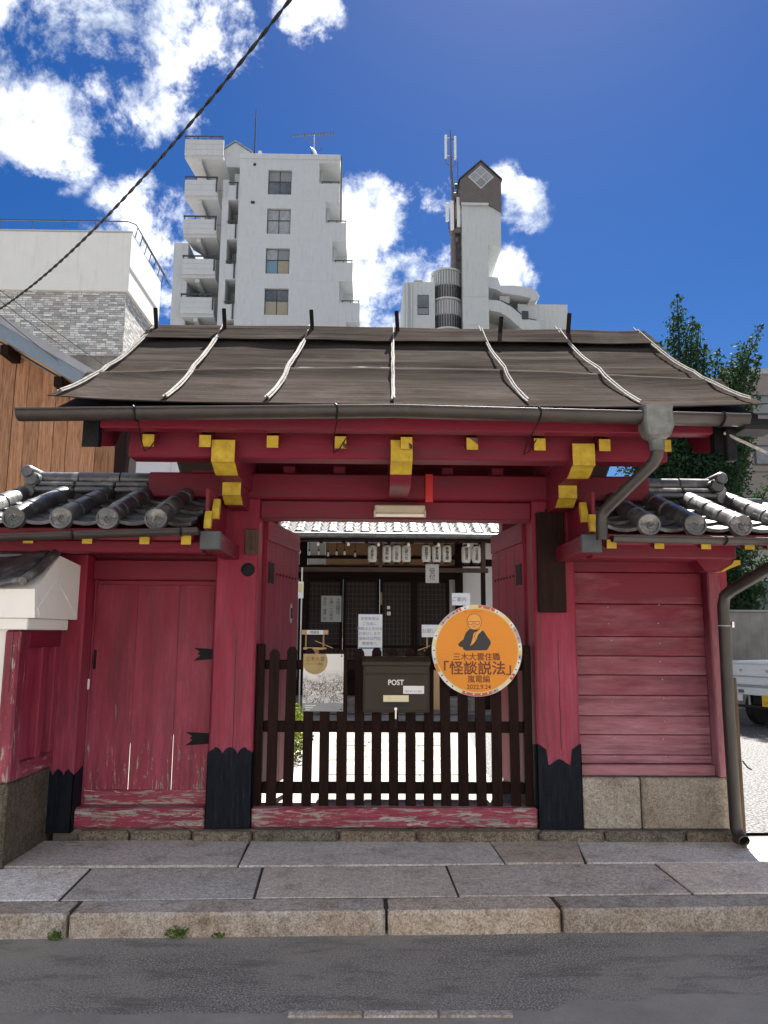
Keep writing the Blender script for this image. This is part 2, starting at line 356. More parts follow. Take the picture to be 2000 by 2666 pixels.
MAT['lantern'] = lantern_mat()
def leaf_mat(name, lo, hi):
    s = N(name); g = s.noise(s.pos(), 1.7, 4, 0.6); f = s.noise(s.pos(), 23, 2, 0.5)
    c = s.ramp(s.math('ADD', s.math('MULTIPLY', g, 0.6), s.math('MULTIPLY', f, 0.4)), (0.36, lo), (0.66, hi))
    s.put(s.b.inputs['Base Color'], c); s.b.inputs['Roughness'].default_value = 0.7; s.b.inputs['Specular IOR Level'].default_value = 0.04
    tr = s.new('ShaderNodeBsdfTranslucent'); s.put(tr.inputs[0], s.mix(1.0, c, (1.3, 1.5, 0.6), 'MULTIPLY'))
    ms = s.new('ShaderNodeMixShader'); ms.inputs[0].default_value = 0.16
    s.l.new(s.b.outputs[0], ms.inputs[1]); s.l.new(tr.outputs[0], ms.inputs[2]); s.l.new(ms.outputs[0], s.n['Material Output'].inputs[0])
    return s.m
MAT['leaf'] = leaf_mat('evergreen_leaf', (0.012, 0.032, 0.018), (0.045, 0.080, 0.040))
MAT['leaf2'] = leaf_mat('yellow_green_leaf', (0.06, 0.09, 0.02), (0.22, 0.24, 0.05))
MAT['weed'] = leaf_mat('weed_leaf', (0.05, 0.11, 0.02), (0.14, 0.25, 0.06))
MAT['bark'] = wood_mat('bark', (0.03, 0.022, 0.017), (0.10, 0.08, 0.06), 'z', 0.9)
MAT['truckwhite'] = plain('white_truck_paint', (0.62, 0.66, 0.68), 0.3, 0, 0.05)
MAT['truckgrey'] = plain('grey_truck_metal', (0.36, 0.39, 0.40), 0.4, 0.2, 0.08)
MAT['rubber'] = plain('black_rubber', (0.012, 0.012, 0.014), 0.75, 0, 0.2)
MAT['plateyellow'] = plain('yellow_plate', (0.70, 0.47, 0.02), 0.4, 0, 0.03)
MAT['redlens'] = plain('red_lens', (0.30, 0.01, 0.01), 0.25, 0, 0.05)
MAT['cable'] = plain('black_cable', (0.012, 0.012, 0.015), 0.5, 0, 0.2, 30)
MAT['chain'] = plain('white_reflector', (0.8, 0.8, 0.8), 0.4, 0, 0.05)
MAT['brick'] = plain('brown_tile_wall', (0.20, 0.17, 0.155), 0.7, 0, 0.1, 2)

# ------------------------------------------------------------------ geometry helpers
def tag(o, label=None, cat=None, group=None, kind=None):
    if label: o['label'] = label
    if cat: o['category'] = cat
    if group: o['group'] = group
    if kind: o['kind'] = kind
    return o
def adopt(o, parent):
    if parent is not None:
        o.parent = parent
        o.matrix_parent_inverse = parent.matrix_basis.inverted()
def empty(name, loc, label, cat, group=None):
    o = bpy.data.objects.new(name, None); COL.objects.link(o)
    o.location = loc; o.empty_display_size = 0.2
    o.matrix_basis = Matrix.Translation(loc)
    return tag(o, label, cat, group)
def link(name, me, parent, M):
    o = bpy.data.objects.new(name, me); COL.objects.link(o)
    o.matrix_basis = M
    adopt(o, parent)
    return o
def mesh(name, verts, faces, mat, parent=None, smooth=False, M=None, keep=False):
    """world-space verts (or local to M); origin moved to the middle of the piece"""
    vs_ = [Vector(v) for v in verts]
    c = sum(((Vector((min(v[i] for v in vs_), 0, 0))+Vector((max(v[i] for v in vs_), 0, 0))).x/2*Vector([1 if j == i else 0 for j in range(3)]) for i in range(3)), Vector())
    me = bpy.data.meshes.new(name)
    me.from_pydata([v-c for v in vs_], [], faces)
    if smooth: me.polygons.foreach_set('use_smooth', [True]*len(me.polygons))
    me.materials.append(MAT[mat])
    me.update()
    return link(name, me, parent, (M if M is not None else Matrix())@Matrix.Translation(c))
def fixn(o):
    b = bmesh.new(); b.from_mesh(o.data); bmesh.ops.recalc_face_normals(b, faces=b.faces); b.to_mesh(o.data); b.free(); return o
_bc = {}
def box_mesh(dx, dy, dz, mat, bev):
    k = (round(dx, 4), round(dy, 4), round(dz, 4), mat, bev)
    if k in _bc: return _bc[k]
    b = bmesh.new(); bmesh.ops.create_cube(b, size=1)
    for v in b.verts: v.co = Vector((v.co.x*dx, v.co.y*dy, v.co.z*dz))
    if bev:
        w = min(bev, dx*0.3, dy*0.3, dz*0.3)
        bmesh.ops.bevel(b, geom=b.edges[:], offset=w, segments=1, profile=0.7, affect='EDGES')
    me = bpy.data.meshes.new('box'); b.to_mesh(me); b.free(); me.materials.append(MAT[mat]); _bc[k] = me
    return me
def box(name, x0, x1, y0, y1, z0, z1, mat, parent=None, bev=0.004, M=None):
    me = box_mesh(x1-x0, y1-y0, z1-z0, mat, bev)
    return link(name, me, parent, (M if M is not None else Matrix())@Matrix.Translation(((x0+x1)/2, (y0+y1)/2, (z0+z1)/2)))
def extrude(name, prof, axis, a, b, mat, parent=None, bev=0.0, M=None):
    """prof: 2D outline in the other two axes (x:(y,z)  y:(x,z)  z:(x,y))"""
    def P(p, t):
        return {'x': (t, p[0], p[1]), 'y': (p[0], t, p[1]), 'z': (p[0], p[1], t)}[axis]
    n = len(prof)
    v = [P(p, a) for p in prof]+[P(p, b) for p in prof]
    f = [list(range(n))[::-1], list(range(n, 2*n))]+[[i, (i+1) % n, (i+1) % n+n, i+n] for i in range(n)]
    o = fixn(mesh(name, v, f, mat, parent, M=M))
    if bev:
        bb = bmesh.new(); bb.from_mesh(o.data)
        bmesh.ops.bevel(bb, geom=bb.edges[:], offset=bev, segments=1, affect='EDGES'); bb.to_mesh(o.data); bb.free()
    return o
def tube(name, pts, r, mat, parent=None, n=10, caps=True, M=None, half=False):
    pts = [Vector(p) for p in pts]; rr = r if isinstance(r, (list, tuple)) else [r]*len(pts)
    v, f = [], []; up = None
    for i, p in enumerate(pts):
        t = (pts[min(i+1, len(pts)-1)]-pts[max(i-1, 0)]).normalized()
        if up is None: up = Vector((0, 0, 1)) if abs(t.z) < 0.9 else Vector((1, 0, 0))
        s = t.cross(up).normalized(); up = s.cross(t).normalized()
        for k in range(n):
            a = 2*math.pi*k/n; v.append(p+(s*math.cos(a)+up*math.sin(a))*rr[i])
    for i in range(len(pts)-1):
        for k in range(n): f.append([i*n+k, i*n+(k+1) % n, (i+1)*n+(k+1) % n, (i+1)*n+k])
    if caps: f += [list(range(n))[::-1], list(range((len(pts)-1)*n, len(pts)*n))]
    return fixn(mesh(name, v, f, mat, parent, True, M=M)) if not caps else autosmooth(fixn(mesh(name, v, f, mat, parent, True, M=M)))
def autosmooth(o, ang=40):
    me = o.data
    b = bmesh.new(); b.from_mesh(me)
    for e in b.edges:
        if len(e.link_faces) == 2 and e.calc_face_angle(0) > R(ang): e.smooth = False
    b.to_mesh(me); b.free()
    return o
def lathe(name, prof, loc, mat, parent=None, n=20, axis='z', M=None):
    """prof: (radius, height) list; capped where radius > 0"""
    v, f = [], []
    for r, h in prof:
        for k in range(n):
            a = 2*math.pi*k/n; x, y = r*math.cos(a), r*math.sin(a)
            v.append({'z': (loc[0]+x, loc[1]+y, loc[2]+h), 'y': (loc[0]+x, loc[1]+h, loc[2]+y), 'x': (loc[0]+h, loc[1]+x, loc[2]+y)}[axis])
    m = len(prof)
    for i in range(m-1):
        for k in range(n): f.append([i*n+k, i*n+(k+1) % n, (i+1)*n+(k+1) % n, (i+1)*n+k])
    f += [list(range(n))[::-1], list(range((m-1)*n, m*n))]
    return autosmooth(fixn(mesh(name, v, f, mat, parent, True, M=M)))
_DG = {}
def text(name, s, x, y, z, size, mat, parent=None, vertical=False, M=None, bold=0.0, shear=0.0, width=1.0):
    """lettering facing -Y, centred on x, z"""
    cu = bpy.data.curves.new('t', 'FONT'); cu.body = '\n'.join(s) if vertical else s
    cu.size = size; cu.align_x = 'CENTER'; cu.align_y = 'CENTER'; cu.extrude = 0.0006; cu.offset = bold; cu.shear = shear
    if vertical: cu.space_line = 0.92
    cu.resolution_u = 3
    t = bpy.data.objects.new('t', cu); COL.objects.link(t)
    dg = bpy.context.evaluated_depsgraph_get()
    me = bpy.data.meshes.new_from_object(t.evaluated_get(dg))
    bpy.data.objects.remove(t); bpy.data.curves.remove(cu)
    me.materials.clear(); me.materials.append(MAT[mat])
    if len(me.vertices):
        xs = [v.co.x for v in me.vertices]; ys = [v.co.y for v in me.vertices]
        c = Vector(((min(xs)+max(xs))/2, (min(ys)+max(ys))/2, 0))
        for v in me.vertices: v.co = Vector(((v.co.x-c.x)*width, v.co.y-c.y, v.co.z))
    return link(name, me, parent, (M if M is not None else Matrix())@Matrix.Translation((x, y, z))@Matrix.Rotation(R(90), 4, 'X'))
def disc(name, x, y, z, r, mat, parent=None, n=40, th=0.001, rx=None, M=None):
    pr = [(x+r*math.cos(2*math.pi*k/n), z+(rx or r)*math.sin(2*math.pi*k/n)) for k in range(n)]
    return extrude(name, pr, 'y', y-th, y, mat, parent, M=M)
def flat(name, pts, y, mat, parent=None, th=0.001, M=None):
    return extrude(name, pts, 'y', y-th, y, mat, parent, M=M)
def struct(name, o):
    o['kind'] = 'structure'; return o
def jit(a): return random.uniform(-a, a)

# ------------------------------------------------------------------ ground: road, kerb, pavement
road = mesh('road', [(-150, -150, 0), (150, -150, 0), (150, 300, 0), (-150, 300, 0)], [[0, 1, 2, 3]], 'asphalt'); struct('road', road)
gs = random.Random(3)
edge = [(-6+i*0.13, 3.56+gs.uniform(-0.015, 0.015)-(0.10 if 3.0 < i*0.13 < 6.85 else 0.0)+(0.05 if i*0.13 > 7.2 else 0)) for i in range(100)]
gp = mesh('concrete_gutter', [(x, y, 0.004) for x, y in edge]+[(x, 2.9, 0.004) for x, y in edge], [[i, i+1, 101+i, 100+i] for i in range(99)], 'gutter_concrete'); struct('', gp)
fixn(gp)
for k in range(3):
    box('gutter_stone', -0.32+k*0.31, -0.32+k*0.31+0.302, 3.415, 3.465, -0.02, 0.012, 'kerb', gp, 0.004)
# the pavement runs very slightly askew to the gate
PM = Matrix.Translation((0.15, 4.33, 0))@Matrix.Rotation(R(1.6), 4, 'Z')@Matrix.Translation((-0.15, -4.33, 0))
bed = box('pavement', -7, 7, 4.36, 5.80, -0.05, 0.111, 'joint', None, 0, PM); struct('', bed)
def stone(name, pts, z0, z1, mat, parent, M=None, chip=0.006, bev=0.005):
    q = [(x+jit(chip), y+jit(chip)) for x, y in pts]
    o = extrude(name, q, 'z', z0, z1, mat, parent, bev, M=M)
    return o
kerb = bed
kx = [-7, -5.2, -3.6, -1.54, 0.10, 1.03, 2.95, 4.6, 7]
for a, b in zip(kx[:-1], kx[1:]):
    m = (a+b)/2
    stone('kerb_stone', [(a+0.006, 4.30), (m, 4.296), (b-0.006, 4.30), (b-0.004, 4.505), (m, 4.51), (a+0.004, 4.505)], -0.03, 0.118, 'kerb', bed, PM, 0.006, 0.014)
r1 = [-7, -5.5, -4.2, -3.0, -1.66, -0.62, 0.515, 1.83, 3.1, 4.4, 5.6, 7]
for a, b in zip(r1[:-1], r1[1:]):
    sl = 0.03*(a*0.12)
    stone('paving_slab', [(a+0.007, 4.523), (b-0.007, 4.523), (b-0.007+0.10*b*0.1, 5.09), (a+0.007+0.10*a*0.1, 5.09)], 0.04, 0.118+jit(0.003), 'granite', bed, PM)
r2 = [-7, -5.7, -4.5, -3.3, -2.3, -0.785, 0.89, 1.50, 2.62, 3.9, 5.2, 7]
for i, (a, b) in enumerate(zip(r2[:-1], r2[1:])):
    sk0 = -0.06 if i == 7 else 0.03*a
    stone('paving_slab', [(a+0.007-(0.09 if i == 7 else 0), 5.105), (b-0.007+(-0.0 if i != 6 else -0.10), 5.105), (b-0.007+(0.0 if i != 6 else 0.02), 5.70), (a+0.007, 5.70)], 0.05, 0.124+jit(0.003), 'granite', bed, PM)
# footing stones under the gate
foot = box('stone_footing', -2.2, 2.6, 5.70, 5.95, 0.02, 0.185, 'concrete', None, 0); struct('', foot)
fx = [-2.02, -1.66, -1.22, -0.80, -0.20, 0.34, 1.19, 1.66, 2.24, 2.60]
for i, (a, b) in enumerate(zip(fx[:-1], fx[1:])):
    big = i in (2, 5)
    stone('footing_stone', [(a+0.008, 5.635-(0.02 if big else 0)), (b-0.008, 5.635-(0.02 if big else 0)), (b-0.008, 5.80), (a+0.008, 5.80)], 0.05, 0.193+jit(0.008), 'mossblock', foot, None, 0.006, 0.018)
# courtyard behind the gate
yard = mesh('courtyard', [(-4.5, 5.95, 0.20), (2.6, 5.95, 0.20), (2.6, 26, 0.20), (-4.5, 26, 0.20)], [[0, 1, 2, 3]], 'yard'); struct('', yard)
yard_edge = box('courtyard_edge', -2.4, 2.62, 5.93, 5.99, 0.0, 0.205, 'concrete', None, 0.0); struct('', yard_edge)
path = box('stone_path', -0.42, 0.98, 6.0, 12.6, 0.12, 0.212, 'concrete', None, 0); struct('', path)
yy = 6.02
while yy < 12.5:
    d = random.choice((0.30, 0.36, 0.42, 0.48))
    cuts = [-0.42, random.uniform(-0.1, 0.15), random.uniform(0.4, 0.65), 0.98]
    for a, b in zip(cuts[:-1], cuts[1:]):
        box('path_stone', a+0.006, b-0.006, yy+0.006, yy+d-0.006, 0.15, 0.224+jit(0.003), 'pathstone', path, 0.008)
    yy += d
gbed = mesh('gravel_bed', [(1.04, 6.0, 0.206), (2.58, 6.0, 0.206), (2.58, 13.4, 0.206), (1.55, 13.4, 0.206)], [[0, 1, 2, 3]], 'gravel'); struct('', gbed)
# car park at the right
park = mesh('car_park', [(2.63, 5.86, 0.13), (30, 6.7, 0.13), (30, 40, 0.13), (2.62, 40, 0.13)], [[0, 1, 2, 3]], 'gravel'); struct('', park)

# unseen houses across the street, added to bounce sunlight onto the gate
def added_bounce_house(x0, x1, h, m, label):
    hs_ = empty('opposite_bounce_house', ((x0+x1)/2, -5.5, 0), label, 'house')
    box('wall', x0, x1, -9, -2.4, 0, h, m, hs_, 0.02)
    extrude('roof', [(-9.4, h), (-2.0, h), (-2.0, h+0.12), (-5.7, h+1.6), (-9.4, h+0.12)], 'x', x0-0.2, x1+0.2, 'tile', hs_)
    n = int((x1-x0)/2.6)
    for k in range(n):
        cx = x0+(k+0.5)*(x1-x0)/n
        w = box('window', cx-0.6, cx+0.6, -2.42, -2.36, 3.6, 4.7, 'rail', hs_, 0.004); box('pane', cx-0.55, cx+0.55, -2.359, -2.35, 3.65, 4.65, 'blind', w, 0)
        d = box('door', cx-0.45, cx+0.45, -2.42, -2.36, 0.0, 2.0, 'pale_z', hs_, 0.004); box('handle', cx+0.33, cx+0.37, -2.359, -2.33, 0.9, 1.1, 'chrome', d, 0)
added_bounce_house(-13.0, -2.6, 5.2, 'oldplaster', 'unseen white plastered house row added across the street to bounce sunlight')
added_bounce_house(-2.2, 6.2, 5.4, 'stucco', 'unseen cream plastered house added straight across the street to bounce sunlight')
added_bounce_house(6.6, 15.0, 5.0, 'oldplaster', 'unseen white plastered house added across from the car park to bounce sunlight')

# ================================================================== the temple gate
gate = empty('temple_gate', (0.19, 5.85, 0.19), 'weathered red wooden temple gate with yellow beam ends and brown tarp roof', 'gate')
PX = (-0.987, 1.368)                                    # pillar centres
def shoe(parent, x0, x1, y0, y1, z0, zt, scallop):
    """black metal sheath with a cut-out upper edge round a post foot"""
    t = 0.005; w = x1-x0; n = 24; v = []
    def top(u):
        if scallop == 0: return zt+0.045*abs(math.sin(u*math.pi*3))**0.7*(1 if abs(u-0.5) < 0.34 else 0.7)-0.02
        return zt+(0.055 if (u < 0.22 or u > 0.78) else -0.05)+0.02*math.cos(u*math.pi*4)
    prof = [(x0-t, z0)]+[(x1+t, z0)]+[(x1+t-(w+2*t)*i/n, top(1-i/n)) for i in range(n+1)]
    extrude('foot_sheath', prof, 'y', y0-t, y0+0.002, 'shoe', parent)
    for s, xx in ((-1, x0), (1, x1)):
        pr = [(y0-t, z0), (y1+t, z0), (y1+t, zt+0.03), (y0-t, top(0 if s < 0 else 1))]
        extrude('foot_sheath', pr, 'x', min(xx, xx+s*t), max(xx, xx+s*t), 'shoe', parent)
def post(name, parent, x0, x1, y0, y1, z0, z1, mat='red_z', crack=True):
    o = box(name, x0, x1, y0, y1, z0, z1, mat, parent, 0.014)
    if crack:
        xc = x0+(x1-x0)*0.55; pts = []; z = z0+0.55
        L = [(xc+jit(0.004), z+i*0.11) for i in range(8)]
        pr = [(x-0.0022, zz) for x, zz in L]+[(x+0.0022, zz) for x, zz in L[::-1]]
        flat('drying_crack', pr, y0, 'ink', o, 0.0012)
    return o
for i, x in enumerate(PX):
    p = post('pillar', gate, x-0.155, x+0.155, 5.70, 5.99, 0.19, 2.74)
    shoe(p, x-0.155, x+0.155, 5.70, 5.99, 0.192, 0.72 if i == 0 else 0.70, i)
    q = post('rear_pillar', gate, x-0.11, x+0.11, 7.25, 7.47, 0.20, 3.0, 'redn_z', False)
    box('side_tie_beam', x-0.06, x+0.06, 5.99, 7.25, 2.30, 2.48, 'redn_y', gate)
    box('shoulder_beam', x-0.075, x+0.075, 5.2, 7.5, 2.745, 2.93, 'redn_y', gate)
# beams across the pillars
box('head_beam', -1.66, 2.10, 5.655, 5.92, 2.543, 2.735, 'redn_x', gate, 0.012)
box('lintel', PX[0]+0.155, PX[1]-0.155, 5.74, 5.93, 2.405, 2.542, 'redn_x', gate, 0.008)
box('inner_beam', -1.0, 1.38, 6.05, 6.2, 2.76, 2.90, 'redn_x', gate)
box('rear_beam', -1.7, 2.1, 7.2, 7.4, 2.93, 3.08, 'redn_x', gate)
for x in (-0.62, -0.24, 0.58, 0.96):
    box('strut_block', x-0.045, x+0.045, 5.70, 5.86, 2.736, 2.80, 'redn_z', gate)
o = box('hanging_tablet', 0.405, 0.465, 5.635, 5.652, 2.52, 2.735, 'redn_z', gate)
o.data = o.data.copy(); o.data.materials[0] = plain('bright_red_paint', (0.50, 0.012, 0.014), 0.5); tag(o, 'bright red upright tablet on the head beam')
# carved arms: (x0, x1, front y, top z, front bottom z, back y, bottom z)
def arm(name, x0, x1, yf, zt, zb, yb, zk, yellow_to=1.0, chamf=0):
    curve = []
    for k in range(9):
        a = k/8
        curve.append((yf+(yb-yf)*(1-math.cos(a*math.pi/2))*1.0 if k else yf, zb+(zk-zb)*math.sin(a*math.pi/2)))
    # front, then an ogee under-curve to the back
    cv = [(yf, zt), (yf, zb)]+[(yf+(yb-yf)*t, zb+(zk-zb)*(3*t*t-2*t*t*t)) for t in [k/8 for k in range(1, 9)]]
    prof = cv+[(5.99, zk), (5.99, zt)]
    o = extrude(name, prof, 'x', x0, x1, 'redn_y', gate)
    n = max(2, int(len(cv)*yellow_to))
    sub = cv[:n]; v = []; f = []
    nrm = 0.003
    for (y, z) in sub:
        off = (-nrm, -nrm*0.5)
        v += [(x0-0.001, y+off[0], z+off[1]), (x1+0.001, y+off[0], z+off[1])]
    for k in range(n-1): f.append([2*k, 2*k+1, 2*k+3, 2*k+2])
    base = len(v)
    for (y, z) in sub: v += [(x0-0.001, y+0.001, z+0.001), (x1+0.001, y+0.001, z+0.001)]
    for k in range(n-1): f += [[2*k, 2*k+2, base+2*k+2, base+2*k], [2*k+1, base+2*k+1, base+2*k+3, 2*k+3]]
    f += [[0, base, base+1, 1], [2*n-2, 2*n-1, base+2*n-1, base+2*n-2]]
    tag(fixn(mesh('painted_end', v, f, 'yellow', o)), 'yellow painted end of a red beam')
    return o
UA = ((-1.035, -0.887), (1.318, 1.462))
LA = ((-1.036, -0.910), (1.322, 1.449))
for (a, b) in UA: arm('upper_bracket_arm', a, b, 4.885, 2.79, 2.645, 5.06, 2.59)
for (a, b) in LA: arm('lower_bracket_arm', a, b, 5.30, 2.63, 2.50, 5.42, 2.45)
arm('middle_bracket_arm', 0.128, 0.268, 4.885, 2.80, 2.66, 5.13, 2.535, 0.62)
# eaves purlin, rafters, eave board
box('eave_purlin', -1.60, 1.975, 4.965, 5.13, 2.69, 2.87, 'redn_x', gate, 0.01)
def roof_z(y):                                         # concave roof line from eave (4.6) to ridge (6.45)
    u = y-4.6
    return 2.945+0.50*u+0.082*u*u
RXS = [-1.437, -1.073, -0.638, -0.199, 0.228, 0.655, 1.095, 1.519, 1.917]
for i, x in enumerate(RXS):
    prof = [(4.85, 2.73), (4.85, 2.813), (5.4, 3.07), (6.4, 3.78), (6.4, 3.69), (5.45, 2.99)]
    r = extrude('rafter', prof, 'x', x-0.037, x+0.037, 'redn_y', gate)
    e = box('painted_end', x-0.037, x+0.037, 4.846, 4.8495, 2.732, 2.811, 'yellow', r, 0)
    if i in (3, 4, 5):     # flaked corners
        pr = [(x+0.037, 2.811), (x-0.02, 2.811), (x+0.005, 2.79), (x+0.037, 2.765)] if i == 5 else [(x+0.037, 2.76), (x+0.012, 2.775), (x+0.02, 2.735), (x+0.037, 2.733)]
        flat('flaked_patch', pr, 4.846, 'brown_z', r, 0.0012)
box('eave_board', -1.70, 2.17, 4.70, 4.80, 2.815, 2.905, 'redn_x', gate, 0.006)
# soffit and roof body
X0, X1 = -1.99, 2.47
def roof_strip(name, x0, x1, ys, zoff, th, mat, parent, nx=1):
    v, f = [], []
    for y, z in ys:
        for s in (0, -th):
            v += [(x0, y, z+zoff+s), (x1, y, z+zoff+s)]
    for i in range(len(ys)-1):
        a = 4*i; b = 4*(i+1)
        f += [[a, a+1, b+1, b], [a+2, b+2, b+3, a+3], [a, b, b+2, a+2], [a+1, a+3, b+3, b+1]]
    f += [[0, 2, 3, 1], [4*len(ys)-4, 4*len(ys)-3, 4*len(ys)-1, 4*len(ys)-2]]
    return fixn(mesh(name, v, f, mat, parent))
ys = [(4.6+1.85*k/14, roof_z(4.6+1.85*k/14)) for k in range(15)]
ysr = [(12.9-y, z) for y, z in ys][::-1]
roof = roof_strip('roof', X0+0.06, X1-0.06, ys+ysr[1:], -0.03, 0.05, 'dark_y', gate)
sof = [(4.66, 2.905), (5.4, 3.10), (6.4, 3.80)]
roof_strip('soffit', -1.72, 2.19, sof, 0.012, 0.02, 'redn_y', gate)
# verge boards with black ends
for x0, x1 in ((-1.81, -1.72), (2.19, 2.28)):
    pf = [(4.735, 2.70), (4.735, 2.905)]+[(y, z-0.085) for y, z in ys[2:]]+[(y, z-0.30) for y, z in ys[:4:-1]]+[(5.05, 2.78)]
    o = extrude('verge_board', pf, 'x', x0, x1, 'redn_y', gate)
    extrude('end_cap', [(4.728, 2.695), (4.728, 2.91), (4.79, 2.93), (4.79, 2.71)], 'x', x0-0.005, x1+0.005, 'iron', o)
# tarp covers: displaced grids with folds
def hem_drop(x): return 0.30*min(1, abs((x-0.24)/2.23))**2.4
def cover(name, y0, y1, lift, folds, mat='tarp', seed=0, x0=X0, x1=X1, sag=0.0, kick=0.0, name_up=False):
    nx, ny = 150, 46; v, f = [], []
    for j in range(ny+1):
        for i in range(nx+1):
            x = x0+(x1-x0)*i/nx
            ye_ = y1-(hem_drop(x) if kick else 0)
            y = y0+(ye_-y0)*j/ny
            e = 0.0
            fx = (x-x0)/(x1-x0)
            n1 = mnoise.noise((x*0.55+seed, y*7.5, seed)); n2 = mnoise.noise((x*1.3+5+seed, y*19, 2.0+seed)); n3 = mnoise.noise((x*2.2, y*2.2, 7.0+seed))
            n4 = mnoise.noise((x*1.7+seed, y*34+3*n1, 5.0+seed)); hi = 0.45+0.55*abs(fx-0.5)*2
            e += folds*(0.020*max(0, n1)+0.012*max(0, n2-0.05)+0.012*n3+0.010*hi*max(0, n4))
            e += kick*max(0, (y-(ye_-0.20))/0.20)**2
            if name_up: e *= max(0, min(1, (y-(5.5-hem_drop(x)))/0.16))
            corner = 0.035*(abs(fx-0.5)*2)**4*(1-(y-4.6)/1.85)
            seam = -sag*math.sin(math.pi*((x+0.2) % 0.62)/0.62)*folds
            v.append((x, y-0.4*e, roof_z(y)+lift+e+corner+seam))
    for j in range(ny):
        for i in range(nx):
            a = j*(nx+1)+i; f.append([a, a+1, a+nx+2, a+nx+1])
    o = mesh(name, v, f, mat, roof, True)
    md = o.modifiers.new('thickness', 'SOLIDIFY'); md.thickness = 0.006; md.offset = -1
    return o
tag(cover('roof_cover', 4.585, 5.50, 0.008, 0.35, seed=1, kick=0.036), 'lower brown tarp sheet over the eaves')
tag(cover('roof_cover', 5.12, 6.46, 0.002, 1.0, seed=4, name_up=True), 'upper brown tarp sheet with folds below the ridge')
tag(cover('roof_cover', 6.16, 6.47, 0.062, 0.5, seed=9, x0=X0+0.05, x1=X1-0.05), 'narrow tarp strip along the ridge')
# pale hem of the lower sheet
hem = [(X0+0.03+(X1-X0-0.06)*i/80, 5.475-0.012*mnoise.noise((i*0.3, 0, 0)), 0) for i in range(81)]
hv = []
for x, y, _ in hem:
    y -= hem_drop(x)-0.018; w_ = 0.0025+0.005*abs(mnoise.noise((x*5, 9, 2)))
    hv += [(x, y-w_, roof_z(y)+0.050), (x, y+w_*0.4, roof_z(y)+0.056+0.5*w_)]
ho = mesh('cover_hem', hv, [[2*i, 2*i+2, 2*i+3, 2*i+1] for i in range(80)], 'hem', roof)
md = ho.modifiers.new('thickness', 'SOLIDIFY'); md.thickness = 0.004
# rear cover and ridge
rv = [(x, 12.9-y, z+0.02) for y, z in ys for x in (X0, X1)]
ro = fixn(mesh('roof_cover', rv, [[2*i, 2*i+1, 2*i+3, 2*i+2] for i in range(14)], 'tarp', roof))
md = ro.modifiers.new('thickness', 'SOLIDIFY'); md.thickness = 0.006
# battens: bundled thin laths lashed down over the tarp, standing past the ridge
BX = [(-1.93, -1.915), (-1.285, -1.32), (-0.655, -0.56), (0.14, 0.185), (0.99, 0.97), (1.70, 1.665), (2.39, 2.37)]
for i, (xe, xr) in enumerate(BX):
    y_end = 4.62 if i not in (0, 6) else 4.60
    bat = None
    for s in range(3 if i in (0, 1, 2) else 2):
        pts = []
        k0 = random.uniform(0, 0.04)
        for k in range(17):
            t = k/16; y = y_end+k0+(6.40-y_end-k0)*t
            zz = roof_z(min(y, 6.45))+0.034+(0.022 if y > 5.38 else 0)+0.026*math.exp(-((y-5.49+hem_drop(xe))/0.32)**2)
            if i in (0, 6): zz += 0.035*max(0, 1-(y-4.6)/0.9)**2
            pts.append((xe+(xr-xe)*t+0.0125*(s-1)+jit(0.0022), y, zz+0.010*(s % 2)+0.004*math.sin(9*t+i)))
        d = (Vector(pts[-1])-Vector(pts[-4])).normalized()
        ext = 0.20 if s == 0 else 0.10*random.random()+0.05
        pts.append(tuple(Vector(pts[-1])+d*ext))
        b = tube('batten' if bat is None else 'lath', pts, 0.0066, 'batten', roof, 6)
    px_ = xr+(0.045 if i != 4 else 0.14)
    if i != 6:
        tube('ridge_peg', [(px_, 6.42, 4.02), (px_+(0.02 if i > 3 else -0.02), 6.37, 4.34 if i != 4 else 4.30)], 0.020, 'dark_z', roof, 6)
# main gate doors, swung inwards
def leaf(xh, yh, ang, sgn):
    """hinge at xh,yh; leaf runs +u along the opening direction; face that is seen looks towards the passage"""
    M = Matrix.Translation((xh, yh, 0))@Matrix.Rotation(ang, 4, 'Z')
    L, z0, z1 = 0.97, 0.36, 2.425
    d = box('door_leaf', 0, L, -0.02, 0.02, z0, z1, 'red_z', gate, 0.004, M)
    w = L/4; fs = -1 if sgn > 0 else 1
    def yb(a, b): return (min(fs*a, fs*b), max(fs*a, fs*b))
    for k in range(4):
        y0, y1 = yb(0.0205, 0.032)
        box('plank', k*w+0.002, (k+1)*w-0.002, y0, y1, z0+0.005, z1-0.16, 'red_z', d, 0.003, M)
    y0, y1 = yb(0.0205, 0.040)
    box('top_rail', 0, L, y0, y1, z1-0.155, z1, 'red_x', d, 0.003, M)
    y0, y1 = yb(0.0325, 0.037)
    star = []
    for k in range(16):
        a = 2*math.pi*k/16+math.pi/4; r = 0.105 if k % 4 == 0 else (0.066 if k % 4 == 2 else 0.075)
        star.append((0.12+r*math.cos(a), 2.02+r*math.sin(a)*1.15))
    extrude('star_plate', star, 'y', y0, y1, 'iron', d, M=M)
    for k in range(7):
        lathe('stud', [(0.011, -0.004), (0.008, 0.003)], (0.27+k*0.095, y0 if fs < 0 else y1, 2.02), 'iron', d, 8, 'y', M=M)
    if sgn > 0:
        pr = [(0.74+0.04*math.cos(2*math.pi*k/16), 1.72+0.085*math.sin(2*math.pi*k/16)) for k in range(16)]
        extrude('latch_plate', pr, 'y', y0, y1, 'towergrey', d, M=M)
        box('latch_hole', 0.71, 0.77, *((y0-0.002, y1) if fs < 0 else (y0, y1+0.002)), 1.675, 1.765, 'ink', d, 0, M)
    return d
leaf(-0.835, 5.975, R(90-9.5), 1)      # left leaf: passage face has local -y
leaf(1.225, 5.975, R(90+5.5), -1)
